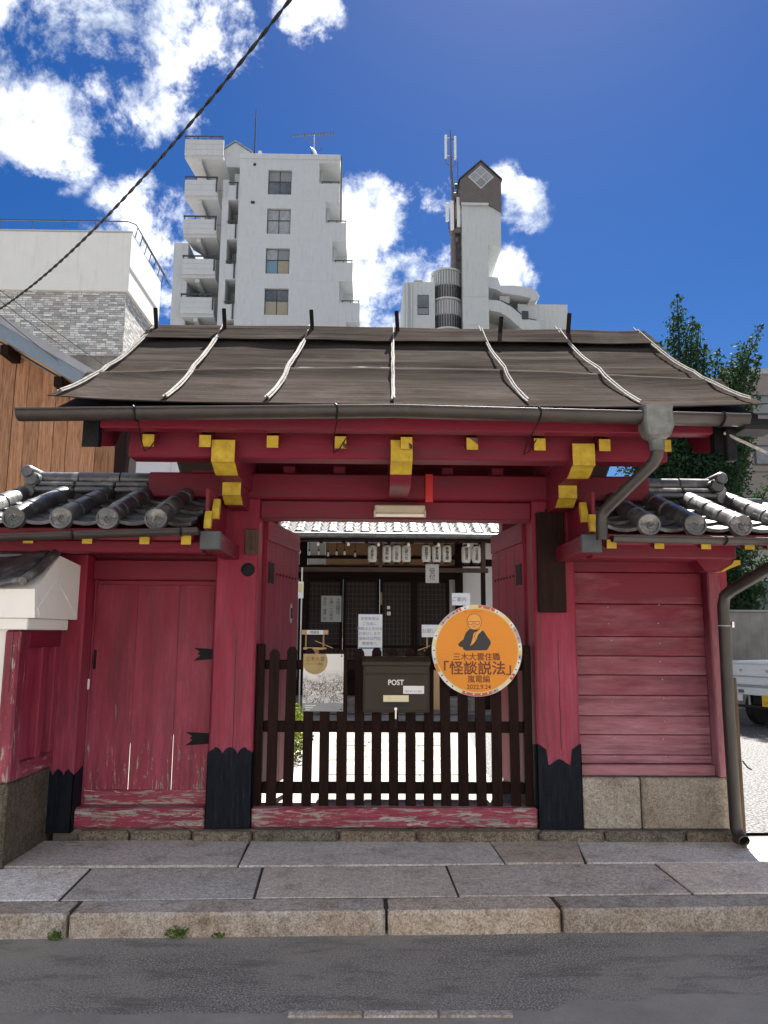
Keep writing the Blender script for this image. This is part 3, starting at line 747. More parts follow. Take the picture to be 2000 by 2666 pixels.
box('threshold', PX[0]+0.157, PX[1]-0.157, 5.715, 5.90, 0.192, 0.328, 'redc_x', gate, 0.012)
lathe('round_boss', [(0.050, 0), (0.047, -0.012), (0.036, -0.016)], (-0.905, 5.699, 2.012), 'iron', gate, 24, 'y')

# boards and lamp on the gate
pl = empty('name_board', (1.34, 5.69, 1.71), 'tall blackened wooden name board on the right gate pillar', 'board')
box('board', 1.236, 1.445, 5.655, 5.688, 1.712, 2.455, 'dark_z', pl, 0.008)
box('hanger', 1.31, 1.37, 5.67, 5.699, 2.44, 2.485, 'iron', pl, 0.003)
np_ = empty('name_plate', (-0.881, 5.69, 2.12), 'small brown wooden name plate with written characters above the round boss', 'sign')
box('board', -0.932, -0.832, 5.682, 5.698, 2.125, 2.312, 'brown_z', np_, 0.004)
text('lettering', '三木大雲', -0.882, 5.681, 2.218, 0.034, 'ink', np_, True)
fl = empty('strip_lamp', (0.215, 5.70, 2.47), 'unlit cream fluorescent strip lamp under the head beam', 'lamp')
box('housing', 0.028, 0.403, 5.60, 5.738, 2.43, 2.492, 'lampmetal', fl, 0.008)
tube('lamp_tube', [(0.03, 5.605, 2.415), (0.405, 5.605, 2.415)], 0.014, 'lamptube', fl, 12)
for x in (0.03, 0.40): box('tube_holder', x-0.008, x+0.008, 5.59, 5.625, 2.40, 2.45, 'lampmetal', fl, 0.003)

# ================================================================== picket fence across the opening
fence = empty('picket_fence', (0.18, 5.81, 0.33), 'dark stained wooden picket fence closing the gate opening', 'fence')
for x in (-0.80, 1.165):
    box('post', x-0.03, x+0.03, 5.775, 5.835, 0.329, 1.47, 'dark_z', fence, 0.006)
for z0, z1 in ((1.285, 1.355), (0.835, 0.915), (0.405, 0.485)):
    box('rail', -0.77, 1.135, 5.815, 5.850, z0, z1, 'dark_x', fence, 0.005)
NP = 15
for k in range(NP):
    x = -0.70+k*(1.065+0.70)/(NP-1)+jit(0.004); w = 0.0365+jit(0.002); zt = 1.44+jit(0.012); lean = jit(0.004)
    pr = [(x-w-lean, 0.330), (x+w-lean, 0.330), (x+w+lean, zt-0.028), (x+0.016+lean, zt), (x-0.016+lean, zt), (x-w+lean, zt-0.028)]
    p = extrude('picket', pr, 'y', 5.785, 5.8145, 'dark_z', fence, 0.003)
    for z in (1.32, 0.875, 0.445): lathe('nail_head', [(0.005, 0), (0.003, -0.003)], (x+jit(0.006), 5.785, z), 'iron', p, 6, 'y')

# letter box
lb = empty('letter_box', (0.195, 5.70, 0.99), 'dark brown metal letter box marked POST on the picket fence', 'letter box')
box('body', -0.045, 0.432, 5.63, 5.78, 0.995, 1.335, 'boxbrown', lb, 0.006)
extrude('lid', [(5.612, 1.325), (5.612, 1.352), (5.66, 1.388), (5.782, 1.388), (5.782, 1.337), (5.628, 1.337)], 'x', -0.052, 0.439, 'boxbrown', lb, 0.003)
box('front_door', -0.030, 0.417, 5.622, 5.6295, 1.012, 1.262, 'boxbrown', lb, 0.003)
box('slot_flap', -0.030, 0.417, 5.621, 5.6295, 1.270, 1.322, 'boxbrown', lb, 0.003)
text('lettering', 'POST', 0.192, 5.6212, 1.207, 0.052, 'white', lb, bold=0.0012, width=0.92)
st = box('address_sticker', 0.243, 0.392, 5.6196, 5.6212, 1.128, 1.183, 'white', lb, 0)
text('print', '蓮久寺へのご投函', 0.317, 5.6188, 1.145, 0.015, 'blueink', st)
card = box('name_card', 0.100, 0.282, 5.608, 5.6215, 1.072, 1.118, 'cream', lb, 0.002)
text('print', '三 ············', 0.17, 5.6070, 1.096, 0.016, 'greyink', card)
box('finger_slot', 0.100, 0.282, 5.6205, 5.6215, 1.036, 1.070, 'ink', lb, 0)
lathe('lock', [(0.011, 0.0), (0.011, -0.008)], (0.190, 5.621, 1.022), 'chrome', lb, 14, 'y')
kk = box('key', 0.184, 0.196, 5.600, 5.603, 0.925, 1.015, 'chrome', lb, 0.001)
box('key_tag', 0.180, 0.200, 5.596, 5.5995, 0.895, 0.955, 'iron', lb, 0.002)

# poster on the pickets
po = empty('event_poster', (-0.34, 5.78, 0.985), 'black and white ink drawing poster with a gold disc on the pickets', 'poster')
s = N('ink_drawing_print'); p_ = s.map(s.obj(), (1, 1, 1))
a1 = s.noise(p_, 16, 5, 0.62, 1.6); a2 = s.noise(p_, 55, 4, 0.6, 2.0)
sx = s.new('ShaderNodeSeparateXYZ'); s.l.new(s.obj(), sx.inputs[0])
low = s.mr(sx.outputs[2], 0.10, 0.0, 0, 1)
ln = s.math('ABSOLUTE', s.math('SUBTRACT', a2, 0.5)); an = s.math('ABSOLUTE', s.math('SUBTRACT', a1, 0.5))
lines = s.math('MAXIMUM', s.mr(ln, 0.035, 0.012), s.mr(an, 0.035, 0.012))
blob = s.math('MULTIPLY', s.mr(a1, 0.56, 0.60), s.mr(a2, 0.48, 0.52))
ink = s.math('MULTIPLY', s.math('MAXIMUM', lines, blob), s.math('MULTIPLY', low, s.mr(s.noise(p_, 8, 2, 0.5), 0.36, 0.46)), True)
MAT['inkprint'] = s.out(s.mix(ink, (0.72, 0.73, 0.74), (0.03, 0.03, 0.035)), 0.35, 0, 0.4)
sheet = box('sheet', -0.487, -0.190, 5.7795, 5.7815, 0.988, 1.400, 'inkprint', po, 0)
gd = [(-0.487, 1.3995), (-0.487, 1.27)]+[(-0.400+0.092*math.cos(R(a)), 1.345+0.092*math.sin(R(a))) for a in range(205, 396, 10)]
gd = [(max(-0.4868, x), min(1.3995, z)) for x, z in gd]
disc_ = flat('gold_disc', gd+[(-0.318, 1.3995)], 5.7793, 'gold', sheet, 0.0006)
text('lettering', '三木大雲', -0.400, 5.7784, 1.365, 0.036, 'line', sheet)
text('lettering', 'イベント情報', -0.400, 5.7784, 1.328, 0.020, 'line', sheet)
flat('footer_band', [(-0.4865, 0.9885), (-0.1905, 0.9885), (-0.1905, 1.047), (-0.4865, 1.047)], 5.7793, 'greyink', sheet, 0.0006)
for k in range(3): flat('print', [(-0.47, 1.032-k*0.015), (-0.39-0.02*k, 1.032-k*0.015), (-0.39-0.02*k, 1.026-k*0.015), (-0.47, 1.026-k*0.015)], 5.7786, 'white', sheet, 0.0004)
for x, z in ((-0.205, 1.385), (-0.205, 1.002), (-0.472, 1.002)): lathe('pin', [(0.006, 0), (0.004, -0.004)], (x, 5.779, z), 'iron', po, 8, 'y')

# round orange sign
sg = empty('round_sign', (0.79, 5.74, 1.10), 'round orange event sign with flowered border and drawn monk on the fence', 'sign')
CXs, CZs, RS = 0.790, 1.435, 0.333
disc('board', CXs, 5.742, CZs, RS, 'cream', sg, 72, 0.012)
YB = 5.7298
cols = ['redlens', 'white', 'gold', 'lilac', 'cream', 'orange', 'redlens', 'white', 'rose', 'lilac', 'paleyel']
MAT['lilac'] = plain('lilac_print', (0.42, 0.34, 0.44), 0.5, 0, 0.05); MAT['rose'] = plain('rose_print', (0.50, 0.10, 0.07), 0.5, 0, 0.05); MAT['paleyel'] = plain('pale_yellow_print', (0.66, 0.58, 0.28), 0.5, 0, 0.05)
rr = random.Random(11)
a = 0
while a < 355:
    da = rr.uniform(7, 13); b = min(a+da, 360)
    c = rr.choice(['rose', 'white', 'paleyel', 'lilac', 'cream', 'orange', 'rose', 'lilac', 'white'])
    pts = [(CXs+RS*0.995*math.cos(R(t)), CZs+RS*0.995*math.sin(R(t))) for t in (a, (a+b)/2, b)]+[(CXs+0.300*math.cos(R(t)), CZs+0.300*math.sin(R(t))) for t in (b, (a+b)/2, a)]
    pc = flat('border_patch', pts, YB, c, sg, 0.0006)
    if c in ('rose', 'white', 'lilac'):
        m = R((a+b)/2); disc('flower_eye', CXs+0.317*math.cos(m), YB-0.0007, CZs+0.317*math.sin(m), 0.0055, 'white' if c == 'rose' else 'ink', pc, 8, 0.0004)
    a = b
disc('rim_line', CXs, YB-0.0008, CZs, 0.309, 'paleyel', sg, 72, 0.0004)
disc('orange_face', CXs, YB-0.0014, CZs, 0.302, 'orange', sg, 72, 0.0005)
YF = YB-0.0022
def sp(u, v): return (CXs+(u-795)/1659*0.843, CZs-(v-793)/1659*0.843)     # print layout on the sign face
def spl(pts): return [sp(*p) for p in pts]
robe = spl([(690, 490), (640, 540), (612, 600), (600, 640), (545, 680), (520, 715), (545, 745), (590, 752), (598, 785), (640, 802), (750, 797), (860, 795), (940, 793), (965, 755), (1000, 690), (985, 650), (940, 590), (905, 530), (870, 500), (850, 490), (800, 500), (750, 500)])
flat('robe_print', robe, YF, 'robe', sg, 0.0004)
head = spl([(760+105*math.cos(t), 385+115*math.sin(t)) for t in [2*math.pi*k/28 for k in range(28)]])
hd = flat('head_print', head, YF-0.0008, 'skin', sg, 0.0004)
def stroke(name, pts, w, mat, parent, y, closed=False):
    pts = [Vector((*sp(*p), 0)) for p in pts]; L, Rr = [], []
    n = len(pts)
    for i, p in enumerate(pts):
        a_ = pts[(i-1) % n] if (closed or i) else p; b_ = pts[(i+1) % n] if (closed or i < n-1) else p
        d = (b_-a_).normalized(); q = Vector((-d.y, d.x, 0))*w; L.append(p+q); Rr.append(p-q)
    v = [(q.x, y, q.y) for q in L]+[(q.x, y, q.y) for q in Rr]
    f = [[i, (i+1) % n, n+(i+1) % n, n+i] for i in range(n if closed else n-1)]
    o = mesh(name, v, f, mat, parent); md = o.modifiers.new('t', 'SOLIDIFY'); md.thickness = 0.0004; return o
stroke('head_outline', [(760+105*math.cos(t), 385+115*math.sin(t)) for t in [2*math.pi*k/40 for k in range(40)]], 0.0016, 'line', sg, YF-0.0016, True)
for c in (707, 805): stroke('glasses_print', [(c-35, 383), (c+35, 380), (c+35, 408), (c+22, 425), (c-20, 426), (c-35, 410)], 0.0016, 'line', sg, YF-0.0018, True)
stroke('glasses_print', [(742, 385), (770, 383)], 0.0014, 'line', sg, YF-0.0018)
stroke('mouth_print', [(728, 462), (755, 456), (785, 458)], 0.0014, 'line', sg, YF-0.0018)
stroke('nose_print', [(757, 408), (750, 438), (766, 441)], 0.001, 'line', sg, YF-0.0018)
flat('hands_print', spl([(735, 590), (760, 540), (800, 525), (865, 480), (880, 505), (810, 575), (790, 640), (745, 700), (695, 735), (705, 690), (725, 640)]), YF-0.001, 'skin', sg, 0.0004)
stroke('sleeve_line', [(720, 520), (740, 590), (700, 720)], 0.0018, 'line', sg, YF-0.0018)
stroke('sleeve_line', [(790, 520), (760, 600), (800, 690)], 0.0018, 'line', sg, YF-0.0018)
def spt(name, s_, u, v, size, bold): x, z = sp(u, v); return text(name, s_, x, YF-0.0006, z, size, 'line', sg, bold=bold)
spt('lettering', 'ローソンチケット', 745, 243, 0.018, 0.0)
spt('lettering', '三木大雲住職', 790, 885, 0.0585, 0.0008)
spt('lettering', '「怪談説法」', 800, 1045, 0.104, 0.0018)
spt('lettering', '嵐電編', 815, 1200, 0.056, 0.0004)
spt('lettering', '2022.9.24', 815, 1312, 0.045, 0.0006)

# ================================================================== rain gutters
def gutter(name, pts, r, label, mat='gutter', clips=(), rear=0.0):
    g = empty(name, pts[0], label, 'gutter')
    v, f = [], []; n = 10; pts = [Vector(p) for p in pts]
    for p in pts:
        for k in range(n+1):
            a = math.pi+math.pi*k/n; v.append(p+Vector((0, r*math.cos(a), r*1.05*math.sin(a))))
    for i in range(len(pts)-1):
        for k in range(n): f.append([i*(n+1)+k, i*(n+1)+k+1, (i+1)*(n+1)+k+1, (i+1)*(n+1)+k])
    for i in (0, len(pts)-1): f.append([i*(n+1)+k for k in range(n+1)])
    o = mesh('trough', v, f, mat, g, True); md = o.modifiers.new('t', 'SOLIDIFY'); md.thickness = 0.005; md.offset = 1
    tube('bead', [(p.x, p.y-r, p.z) for p in pts], 0.006, mat, g, 8)
    def at(x):
        for a_, b_ in zip(pts[:-1], pts[1:]):
            if a_.x <= x <= b_.x: return a_+(b_-a_)*((x-a_.x)/(b_.x-a_.x))
        return pts[0]
    for x in clips:
        p = at(x); hk = [(p.x+0.004*math.sin(k), p.y-r*1.14*math.cos(R(k*18)), p.z-r*1.16*math.sin(R(k*18))) for k in range(0, 11)]
        tube('bracket', [(p.x-0.01, p.y-r*0.9, p.z+0.012)]+hk, 0.006, 'iron', g, 6)
    return g
mg = gutter('eaves_gutter', [(-2.13, 4.53, 2.865), (0.13, 4.53, 2.912), (1.66, 4.53, 2.888), (2.30, 4.53, 2.878)], 0.056, 'long brown half-round rain gutter along the tarp roof eave', clips=(-1.42, -0.21, 1.02, 2.14))
for x, y2 in ((-1.42, 4.84), (-0.21, 4.84), (1.02, 4.84)):
    tube('hanger_wire', [(x, 4.55, 2.83), (x-0.03, 4.72, 2.76), (x-0.035, y2, 2.70), (x+0.0, y2, 2.72), (x+0.05, y2-0.01, 2.80)], 0.004, 'iron', mg, 5)
# rain-water head and pipe down to the wing roof
hop = []
for z, w, d in ((2.925, 0.096, 0.085), (2.90, 0.090, 0.080), (2.80, 0.094, 0.083), (2.745, 0.075, 0.07), (2.72, 0.046, 0.046)):
    hop.append((z, w, d))
v, f = [], []
for z, w, d in hop:
    for k in range(16):
        a = 2*math.pi*k/16; cx = math.copysign(abs(math.cos(a))**0.45, math.cos(a)); cy = math.copysign(abs(math.sin(a))**0.45, math.sin(a))
        v.append((1.735+w*cx, 4.52+d*cy, z))
for i in range(len(hop)-1):
    for k in range(16): f.append([i*16+k, i*16+(k+1) % 16, (i+1)*16+(k+1) % 16, (i+1)*16+k])
f += [list(range(16)), list(range(64, 80))[::-1]]
tag(autosmooth(fixn(mesh('rainwater_head', v, f, 'zinc', mg, True)), 25), 'dented grey zinc rain-water head')
tube('pipe_collar', [(1.735, 4.52, 2.735), (1.735, 4.52, 2.655)], [0.048, 0.044], 'zinc', mg, 14)
tube('downpipe', [(1.735, 4.52, 2.68), (1.735, 4.53, 2.63), (1.72, 4.55, 2.59), (1.50, 4.80, 2.345), (1.478, 4.83, 2.31), (1.475, 4.835, 2.26), (1.475, 4.84, 2.15)], 0.038, 'pipe', mg, 14)
box('corner_drip_pan', 2.26, 2.50, 4.50, 4.72, 2.80, 2.865, 'iron', mg, 0.02)
box('corner_bracket', 2.205, 2.265, 4.60, 4.66, 2.62, 2.83, 'iron', mg, 0.006)
tube('corner_lath', [(2.20, 4.62, 2.80), (2.46, 4.50, 2.615)], 0.010, 'grey_x', mg, 6)

# ================================================================== side wings
def tile_roof(parent, xs, x0, x1, ye, ze, yr, zr, wid, ridge_x, side, rng):
    """barrel-and-pan tiles: xs are barrel centres; eave (ye, ze) up to ridge (yr, zr)"""
    L = math.hypot(yr-ye, zr-ze); ang = math.atan2(zr-ze, yr-ye)
    S = Matrix.Translation((0, ye, ze))@Matrix.Rotation(ang, 4, 'X')     # local: x, s up the slope, n
    box('roof_deck', x0, x1, 0.04, L+0.05, -0.16, -0.085, 'redn_x', parent, 0, S)
    S2 = Matrix.Translation((0, 2*yr-ye, ze))@Matrix.Rotation(math.pi, 4, 'Z')@Matrix.Rotation(ang, 4, 'X')
    rb = box('rear_roof', -x1, -x0, 0.04, L+0.05, -0.15, -0.02, 'tile', parent, 0.01, S2)
    # pans between barrels
    cols = [xs[0]-wid]+list(xs)+[xs[-1]+wid]
    for a, b in zip(cols[:-1], cols[1:]):
        a_, b_ = max(a, x0), min(b, x1)
        if b_-a_ < 0.08: continue
        ncourse = 5; cl = L/ncourse
        for c in range(ncourse):
            v, f = [], []; n = 8
            s0, s1 = c*cl-0.03, (c+1)*cl+0.02
            for s_, lift in ((s0, 0.026), (s1, 0.0)):
                for k in range(n+1):
                    x = a_+(b_-a_)*k/n; u = (x-(a+b)/2)/wid*2
                    nn = -0.055+0.045*u*u+lift
                    v += [(x, s_, nn), (x, s_, nn-0.022)]
            m = 2*(n+1)
            for k in range(n):
                f += [[2*k, 2*k+2, m+2*k+2, m+2*k], [2*k+1, m+2*k+1, m+2*k+3, 2*k+3], [2*k, 2*k+1, 2*k+3, 2*k+2], [m+2*k, m+2*k+2, m+2*k+3, m+2*k+1]]
            f += [[0, m, m+1, 1], [2*n, 2*n+1, m+2*n+1, m+2*n]]
            Mj = S@Matrix.Translation((0, 0, rng.uniform(-0.004, 0.004)))
            autosmooth(fixn(mesh('pan_tile', v, f, 'tile', parent, True, M=Mj)), 35)
    for x in xs:
        nb = 4; bl = (L+0.02)/nb; r = 0.066
        for c in range(nb):
            s0 = -0.035+c*bl; rj = r+rng.uniform(-0.002, 0.002); dx = rng.uniform(-0.004, 0.004)
            pts = [(x+dx, s0, 0.0), (x+dx, s0+bl*0.9, 0.0), (x+dx, s0+bl*0.92, 0.0), (x+dx, s0+bl+0.004, 0.0)]
            tube('barrel_tile', pts, [rj*1.02, rj*0.98, rj*0.9, rj*0.9], 'tile', parent, 18, M=S)
        # round end disc with rim and a swirl in relief
        Dk = Matrix.Translation((x, ye-0.035*math.cos(ang), ze-0.035*math.sin(ang)))@Matrix.Rotation(R(-4), 4, 'X')
        d = lathe('end_disc', [(0.074, 0.030), (0.076, 0.0), (0.072, -0.012), (0.060, -0.012), (0.057, -0.003), (0.02, -0.003)], (0, 0, 0), 'tile', parent, 28, 'y', M=Dk)
        for k in range(3):
            pts = [((0.007+0.030*t)*math.cos(k*2.094+t*3.4), -0.005, (0.007+0.030*t)*math.sin(k*2.094+t*3.4)) for t in [q/8 for q in range(9)]]
            tube('swirl', pts, [0.0085*(1-0.85*q/8) for q in range(9)], 'tile', d, 6, M=Dk)
        for k in range(12):
            a_ = k*math.pi/6; lathe('bead', [(0.0045, 0), (0.003, -0.004)], (0.049*math.cos(a_), -0.003, 0.049*math.sin(a_)), 'tile', d, 6, 'y', M=Dk)
    # ridge: two flat courses and a round cap, ornament at the outer end
    ra, rb_ = ridge_x; k = ra; z = zr-0.02
    for c, (hw, h) in enumerate(((0.13, 0.045), (0.105, 0.042))):
        q = ra
        while q < rb_-0.02:
            e = min(q+0.30, rb_); box('ridge_tile', q+0.002, e-0.002, yr-hw, yr+hw, z, z+h-0.004, 'tile', parent, 0.012); q = e
        z += h
    q = ra
    while q < rb_-0.02:
        e = min(q+0.31, rb_)
        tube('ridge_cap', [(q, yr, z+0.035), (e-0.012, yr, z+0.035)], [0.054, 0.052], 'tile', parent, 16); q = e
    xo = ra if side < 0 else rb_
    for dz, ddx, rad in ((0.03, 0.0, 0.055), (0.085, 0.03, 0.048)):
        tube('ridge_end_tile', [(xo+side*ddx-0.01, yr-0.142-ddx*0.5, z-0.02+dz), (xo+side*ddx-0.01, yr-0.13-ddx*0.5, z-0.02+dz), (xo+side*ddx-0.01, yr+0.13, z-0.02+dz)], [rad*0.8, rad, rad], 'tile', parent, 16)
    for dz, w in ((-0.09, 0.15), (-0.03, 0.13)):
        tube('ridge_end_tile', [(xo+side*0.02, yr-w, z+dz), (xo+side*0.02, yr+w, z+dz)], 0.042, 'tile', parent, 14)
rngL = random.Random(5)
# ---- left wing with the side door
lw = empty('side_door_wing', (-1.65, 5.80, 0.19), 'red side wing with small plank door under a grey tiled roof', 'gate wing')
tile_roof(lw, [-2.59, -2.287, -1.986, -1.690, -1.380], -2.75, -1.16, 4.95, 2.285, 5.80, 2.60, 0.302, (-2.52, -1.67), -1, rngL)
op = post('outer_post', lw, -2.275, -2.065, 5.64, 5.86, 0.18, 2.12, 'red_z', False)
shoe(op, -2.275, -2.065, 5.64, 5.86, 0.175, 0.575, 0)
box('lintel', -2.065, -1.142, 5.765, 5.88, 1.935, 2.085, 'redn_x', lw, 0.008)
box('upper_board', -2.40, -1.142, 5.83, 5.86, 2.087, 2.50, 'redn_x', lw)
box('eave_beam', -2.75, -1.142, 5.23, 5.36, 2.085, 2.165, 'redn_x', lw, 0.006)
box('wall_plate', -2.75, -1.142, 5.62, 5.80, 2.122, 2.26, 'redn_x', lw, 0.006)
for x in (-2.60, -2.22, -1.84, -1.47, -1.20):
    rf = extrude('rafter', [(5.0, 2.115), (5.0, 2.175), (5.8, 2.48), (5.8, 2.42)], 'x', x-0.032, x+0.032, 'redn_y', lw)
    box('painted_end', x-0.032, x+0.032, 4.995, 4.9995, 2.116, 2.174, 'yellow', rf, 0)
def side_beam(parent, x, s):
    o = box('eave_bracket_beam', x-0.062, x+0.062, 4.98, 5.70, 2.085, 2.195, 'redn_y', parent, 0.006)
    box('end_cap', x-0.066, x+0.066, 4.945, 4.985, 2.08, 2.20, 'iron_grey', o, 0.004)
    # curled yellow verge pieces
    for k, (dy, dz, hh) in enumerate(((0.10, 0.13, 0.12), (0.02, 0.055, 0.10))):
        xx = x-s*(0.0+0.035*k); pr = [(5.02+dy, 2.17+dz), (5.05+dy, 2.17+dz+hh), (5.02+dy, 2.19+dz+hh), (4.985+dy, 2.17+dz+hh*0.6), (4.98+dy, 2.17+dz)]
        extrude('painted_verge_end', pr, 'x', xx-0.022, xx+0.022, 'yellow', o)
    box('verge_plank', x-s*0.05-0.012, x-s*0.05+0.012, 5.05, 5.68, 2.20, 2.50, 'redn_y', parent, 0.003)
MAT['iron_grey'] = plain('dark_grey_metal_cap', (0.045, 0.055, 0.062), 0.5, 0, 0.25, 14, 0.2)
side_beam(lw, -1.035, 1)
# the door
dr = box('door', -2.060, -1.146, 5.835, 5.865, 1.84, 1.934, 'red_x', lw, 0.003)
xs_ = [-2.045, -1.735, -1.425, -1.165]
for i, (a_, b_) in enumerate(zip(xs_[:-1], xs_[1:])):
    g = (0.0008, 0.0035, 0.003)[i]; g2 = (0.0035, 0.003, 0.0008)[i]
    extrude('plank', [(a_+g, 0.43), (b_-g2, 0.43), (b_-g2*0.9, 0.80), (b_-0.0004, 0.95), (b_-0.0004, 1.90), (a_+0.0004, 1.90), (a_+0.0004, 0.95), (a_+g*0.9, 0.80)], 'y', 5.818, 5.8345, 'redd_z', dr, 0.0015)
box('edge_stile', -2.062, -2.048, 5.812, 5.8345, 0.327, 1.934, 'red_z', dr, 0.003)
box('bottom_rail', -2.045, -1.147, 5.812, 5.8345, 0.327, 0.429, 'redc_x', dr, 0.004)
for z, hx in ((1.395, -1.142), (0.79, -1.142)):
    w = 0.16 if z > 1 else 0.19
    pr = [(hx, z+0.034), (hx-w, z+0.044), (hx-w+0.045, z+0.015), (hx-w+0.028, z), (hx-w+0.05, z-0.012), (hx-w, z-0.05), (hx, z-0.036)]
    extrude('strap_hinge', pr, 'y', 5.811, 5.8175, 'iron', dr)
ch = box('lock_plate', -2.035, -2.017, 5.808, 5.8175, 1.28, 1.42, 'iron', dr, 0.004)
for k in range(4): lathe('chain_link', [(0.009, -0.003), (0.012, 0), (0.009, 0.003)], (-2.062, 5.806, 1.145+k*0.018), 'chain', dr, 8, 'y')
box('threshold', -2.17, -1.146, 5.70, 5.92, 0.182, 0.325, 'redc_x', lw, 0.018)
gutter('wing_gutter', [(-2.75, 4.88, 2.135), (-1.10, 4.88, 2.205)], 0.036, 'brown half-round gutter under the left tiled wing roof', clips=(-2.6, -1.88, -1.2))
# ---- right wing with the boarded wall
rw = empty('boarded_wing', (2.05, 5.80, 0.19), 'red wing of horizontal boards on two granite blocks under grey tiles', 'gate wing')
tile_roof(rw, [1.81, 2.112, 2.412, 2.714], 1.54, 3.0, 4.95, 2.275, 5.80, 2.595, 0.302, (2.07, 2.63), 1, random.Random(8))
bz = [0.545, 0.625, 0.685, 0.828, 0.963, 1.11, 1.258, 1.397, 1.54, 1.783, 2.02]
for i, (a_, b_) in enumerate(zip(bz[:-1], bz[1:])):
    box('wall_board', 1.524, 2.515, 5.80-(0.045 if i == 0 else 0)+jit(0.003), 5.85, a_+0.0022, b_-0.0022, 'redb_x', rw, 0.004)
box('wall_backing', 1.524, 2.515, 5.851, 5.88, 0.545, 2.12, 'dark_x', rw, 0)
box('upper_board', 1.524, 2.60, 5.81, 5.85, 2.022, 2.48, 'redn_x', rw, 0.004)
ep = box('end_post', 2.517, 2.610, 5.70, 5.86, 0.545, 2.09, 'redb_z', rw, 0.010)
extrude('end_post', [(2.612, 0.545), (2.66, 0.545), (2.69, 2.05), (2.612, 2.05)], 'y', 5.76, 5.90, 'redc_z', rw)
box('eave_beam', 1.52, 2.52, 5.23, 5.36, 2.075, 2.165, 'redn_x', rw, 0.006)
box('wall_plate', 1.52, 2.66, 5.62, 5.80, 2.10, 2.26, 'redn_x', rw, 0.006)
for x in (1.585, 1.90, 2.21, 2.50, 2.65):
    rf = extrude('rafter', [(5.0, 2.112), (5.0, 2.172), (5.8, 2.48), (5.8, 2.42)], 'x', x-0.032, x+0.032, 'redn_y', rw)
    box('painted_end', x-0.032, x+0.032, 4.995, 4.9995, 2.113, 2.171, 'yellow', rf, 0)
o = extrude('bracket', [(2.40, 2.10), (2.72, 2.10), (2.72, 2.07), (2.64, 2.04), (2.60, 2.02), (2.46, 2.02)], 'y', 5.60, 5.76, 'redn_x', rw)
extrude('painted_end', [(2.722, 2.10), (2.722, 2.069), (2.64, 2.038), (2.60, 2.018), (2.575, 2.018), (2.60, 2.035), (2.66, 2.07), (2.68, 2.10)], 'y', 5.595, 5.763, 'yellow', o)
side_beam(rw, 1.44, -1)
for a_, b_, t in ((1.524, 1.947, 0), (1.953, 2.59, 1)):
    stone('granite_block', [(a_, 5.705), (b_, 5.705), (b_, 5.90), (a_, 5.90)], 0.19, 0.541, 'block', rw, None, 0.003, 0.01)
for k in range(9):
    for x in (1.80, 2.17): lathe('nail_head', [(0.006, 0), (0.004, -0.003)], (x+jit(0.012), 5.7985, 0.66+k*0.14+jit(0.02)), 'grey_z', rw, 6, 'y')
rg = gutter('wing_gutter', [(1.55, 4.88, 2.180), (2.60, 4.88, 2.168)], 0.036, 'brown half-round gutter under the right tiled wing roof', clips=(2.28,))
# downpipe at the right corner
dp = empty('corner_downpipe', (2.47, 5.42, 0.16), 'dark round downpipe bent past the end of the boarded wing', 'downpipe')
o = tube('pipe', [(2.62, 4.88, 2.16), (2.64, 4.89, 2.10), (2.66, 4.93, 2.05), (2.66, 4.97, 2.02), (2.52, 5.33, 1.865), (2.49, 5.38, 1.825), (2.485, 5.40, 1.76), (2.485, 5.42, 1.0), (2.487, 5.42, 0.40), (2.487, 5.42, 0.27), (2.49, 5.405, 0.235), (2.50, 5.365, 0.208), (2.502, 5.345, 0.2)], 0.041, 'pipe', dp, 16, caps=False)
md = o.modifiers.new('t', 'SOLIDIFY'); md.thickness = 0.004
tube('clip', [(2.485+0.045*math.cos(R(a_)), 5.41+0.045*math.sin(R(a_)), 1.62) for a_ in range(0, 361, 30)], 0.005, 'grey_x', dp, 6)
box('clip_screw', 2.535, 2.555, 5.395, 5.42, 1.61, 1.65, 'chrome', dp, 0.003)
bd = empty('leaning_board', (2.60, 5.50, 0.13), 'narrow brown timber board standing behind the corner downpipe', 'board')
box('board', 2.545, 2.575, 5.46, 5.62, 0.13, 1.26, 'brown_z', bd, 0.004)
tw = tube('twig', [(2.575, 5.45, 0.70), (2.60, 5.44, 0.66), (2.625, 5.43, 0.645)], 0.006, 'bark', bd, 6)

# ================================================================== neighbour's wall with plaster eaves at the left
nw = empty('plaster_wall', (-3.0, 5.3, 0.12), 'white plastered roofed wall with red framed end panels beside the gate', 'wall')
box('wall_face', -6.0, -2.31, 5.02, 5.50, 0.60, 1.62, 'plaster', nw, 0.004)
box('stone_base', -6.0, -2.23, 4.99, 5.80, 0.06, 0.625, 'darkblock', nw, 0.02)
cp = post('corner_post', nw, -2.308, -2.212, 4.97, 5.12, 0.626, 1.56, 'redw_z', True)
box('panel_frame', -2.30, -2.215, 5.121, 5.64, 0.626, 0.72, 'redc_y', nw, 0.004)
box('panel_frame', -2.30, -2.215, 5.121, 5.64, 1.45, 1.56, 'redn_y', nw, 0.004)
box('panel_frame', -2.30, -2.215, 5.34, 5.42, 0.721, 1.449, 'red_z', nw, 0.004)
box('panel_frame', -2.30, -2.215, 5.56, 5.64, 0.721, 1.449, 'red_z', nw, 0.004)
for a_, b_ in ((5.122, 5.339), (5.421, 5.559)): box('panel', -2.29, -2.262, a_, b_, 0.722, 1.448, 'red_z', nw, 0.003)
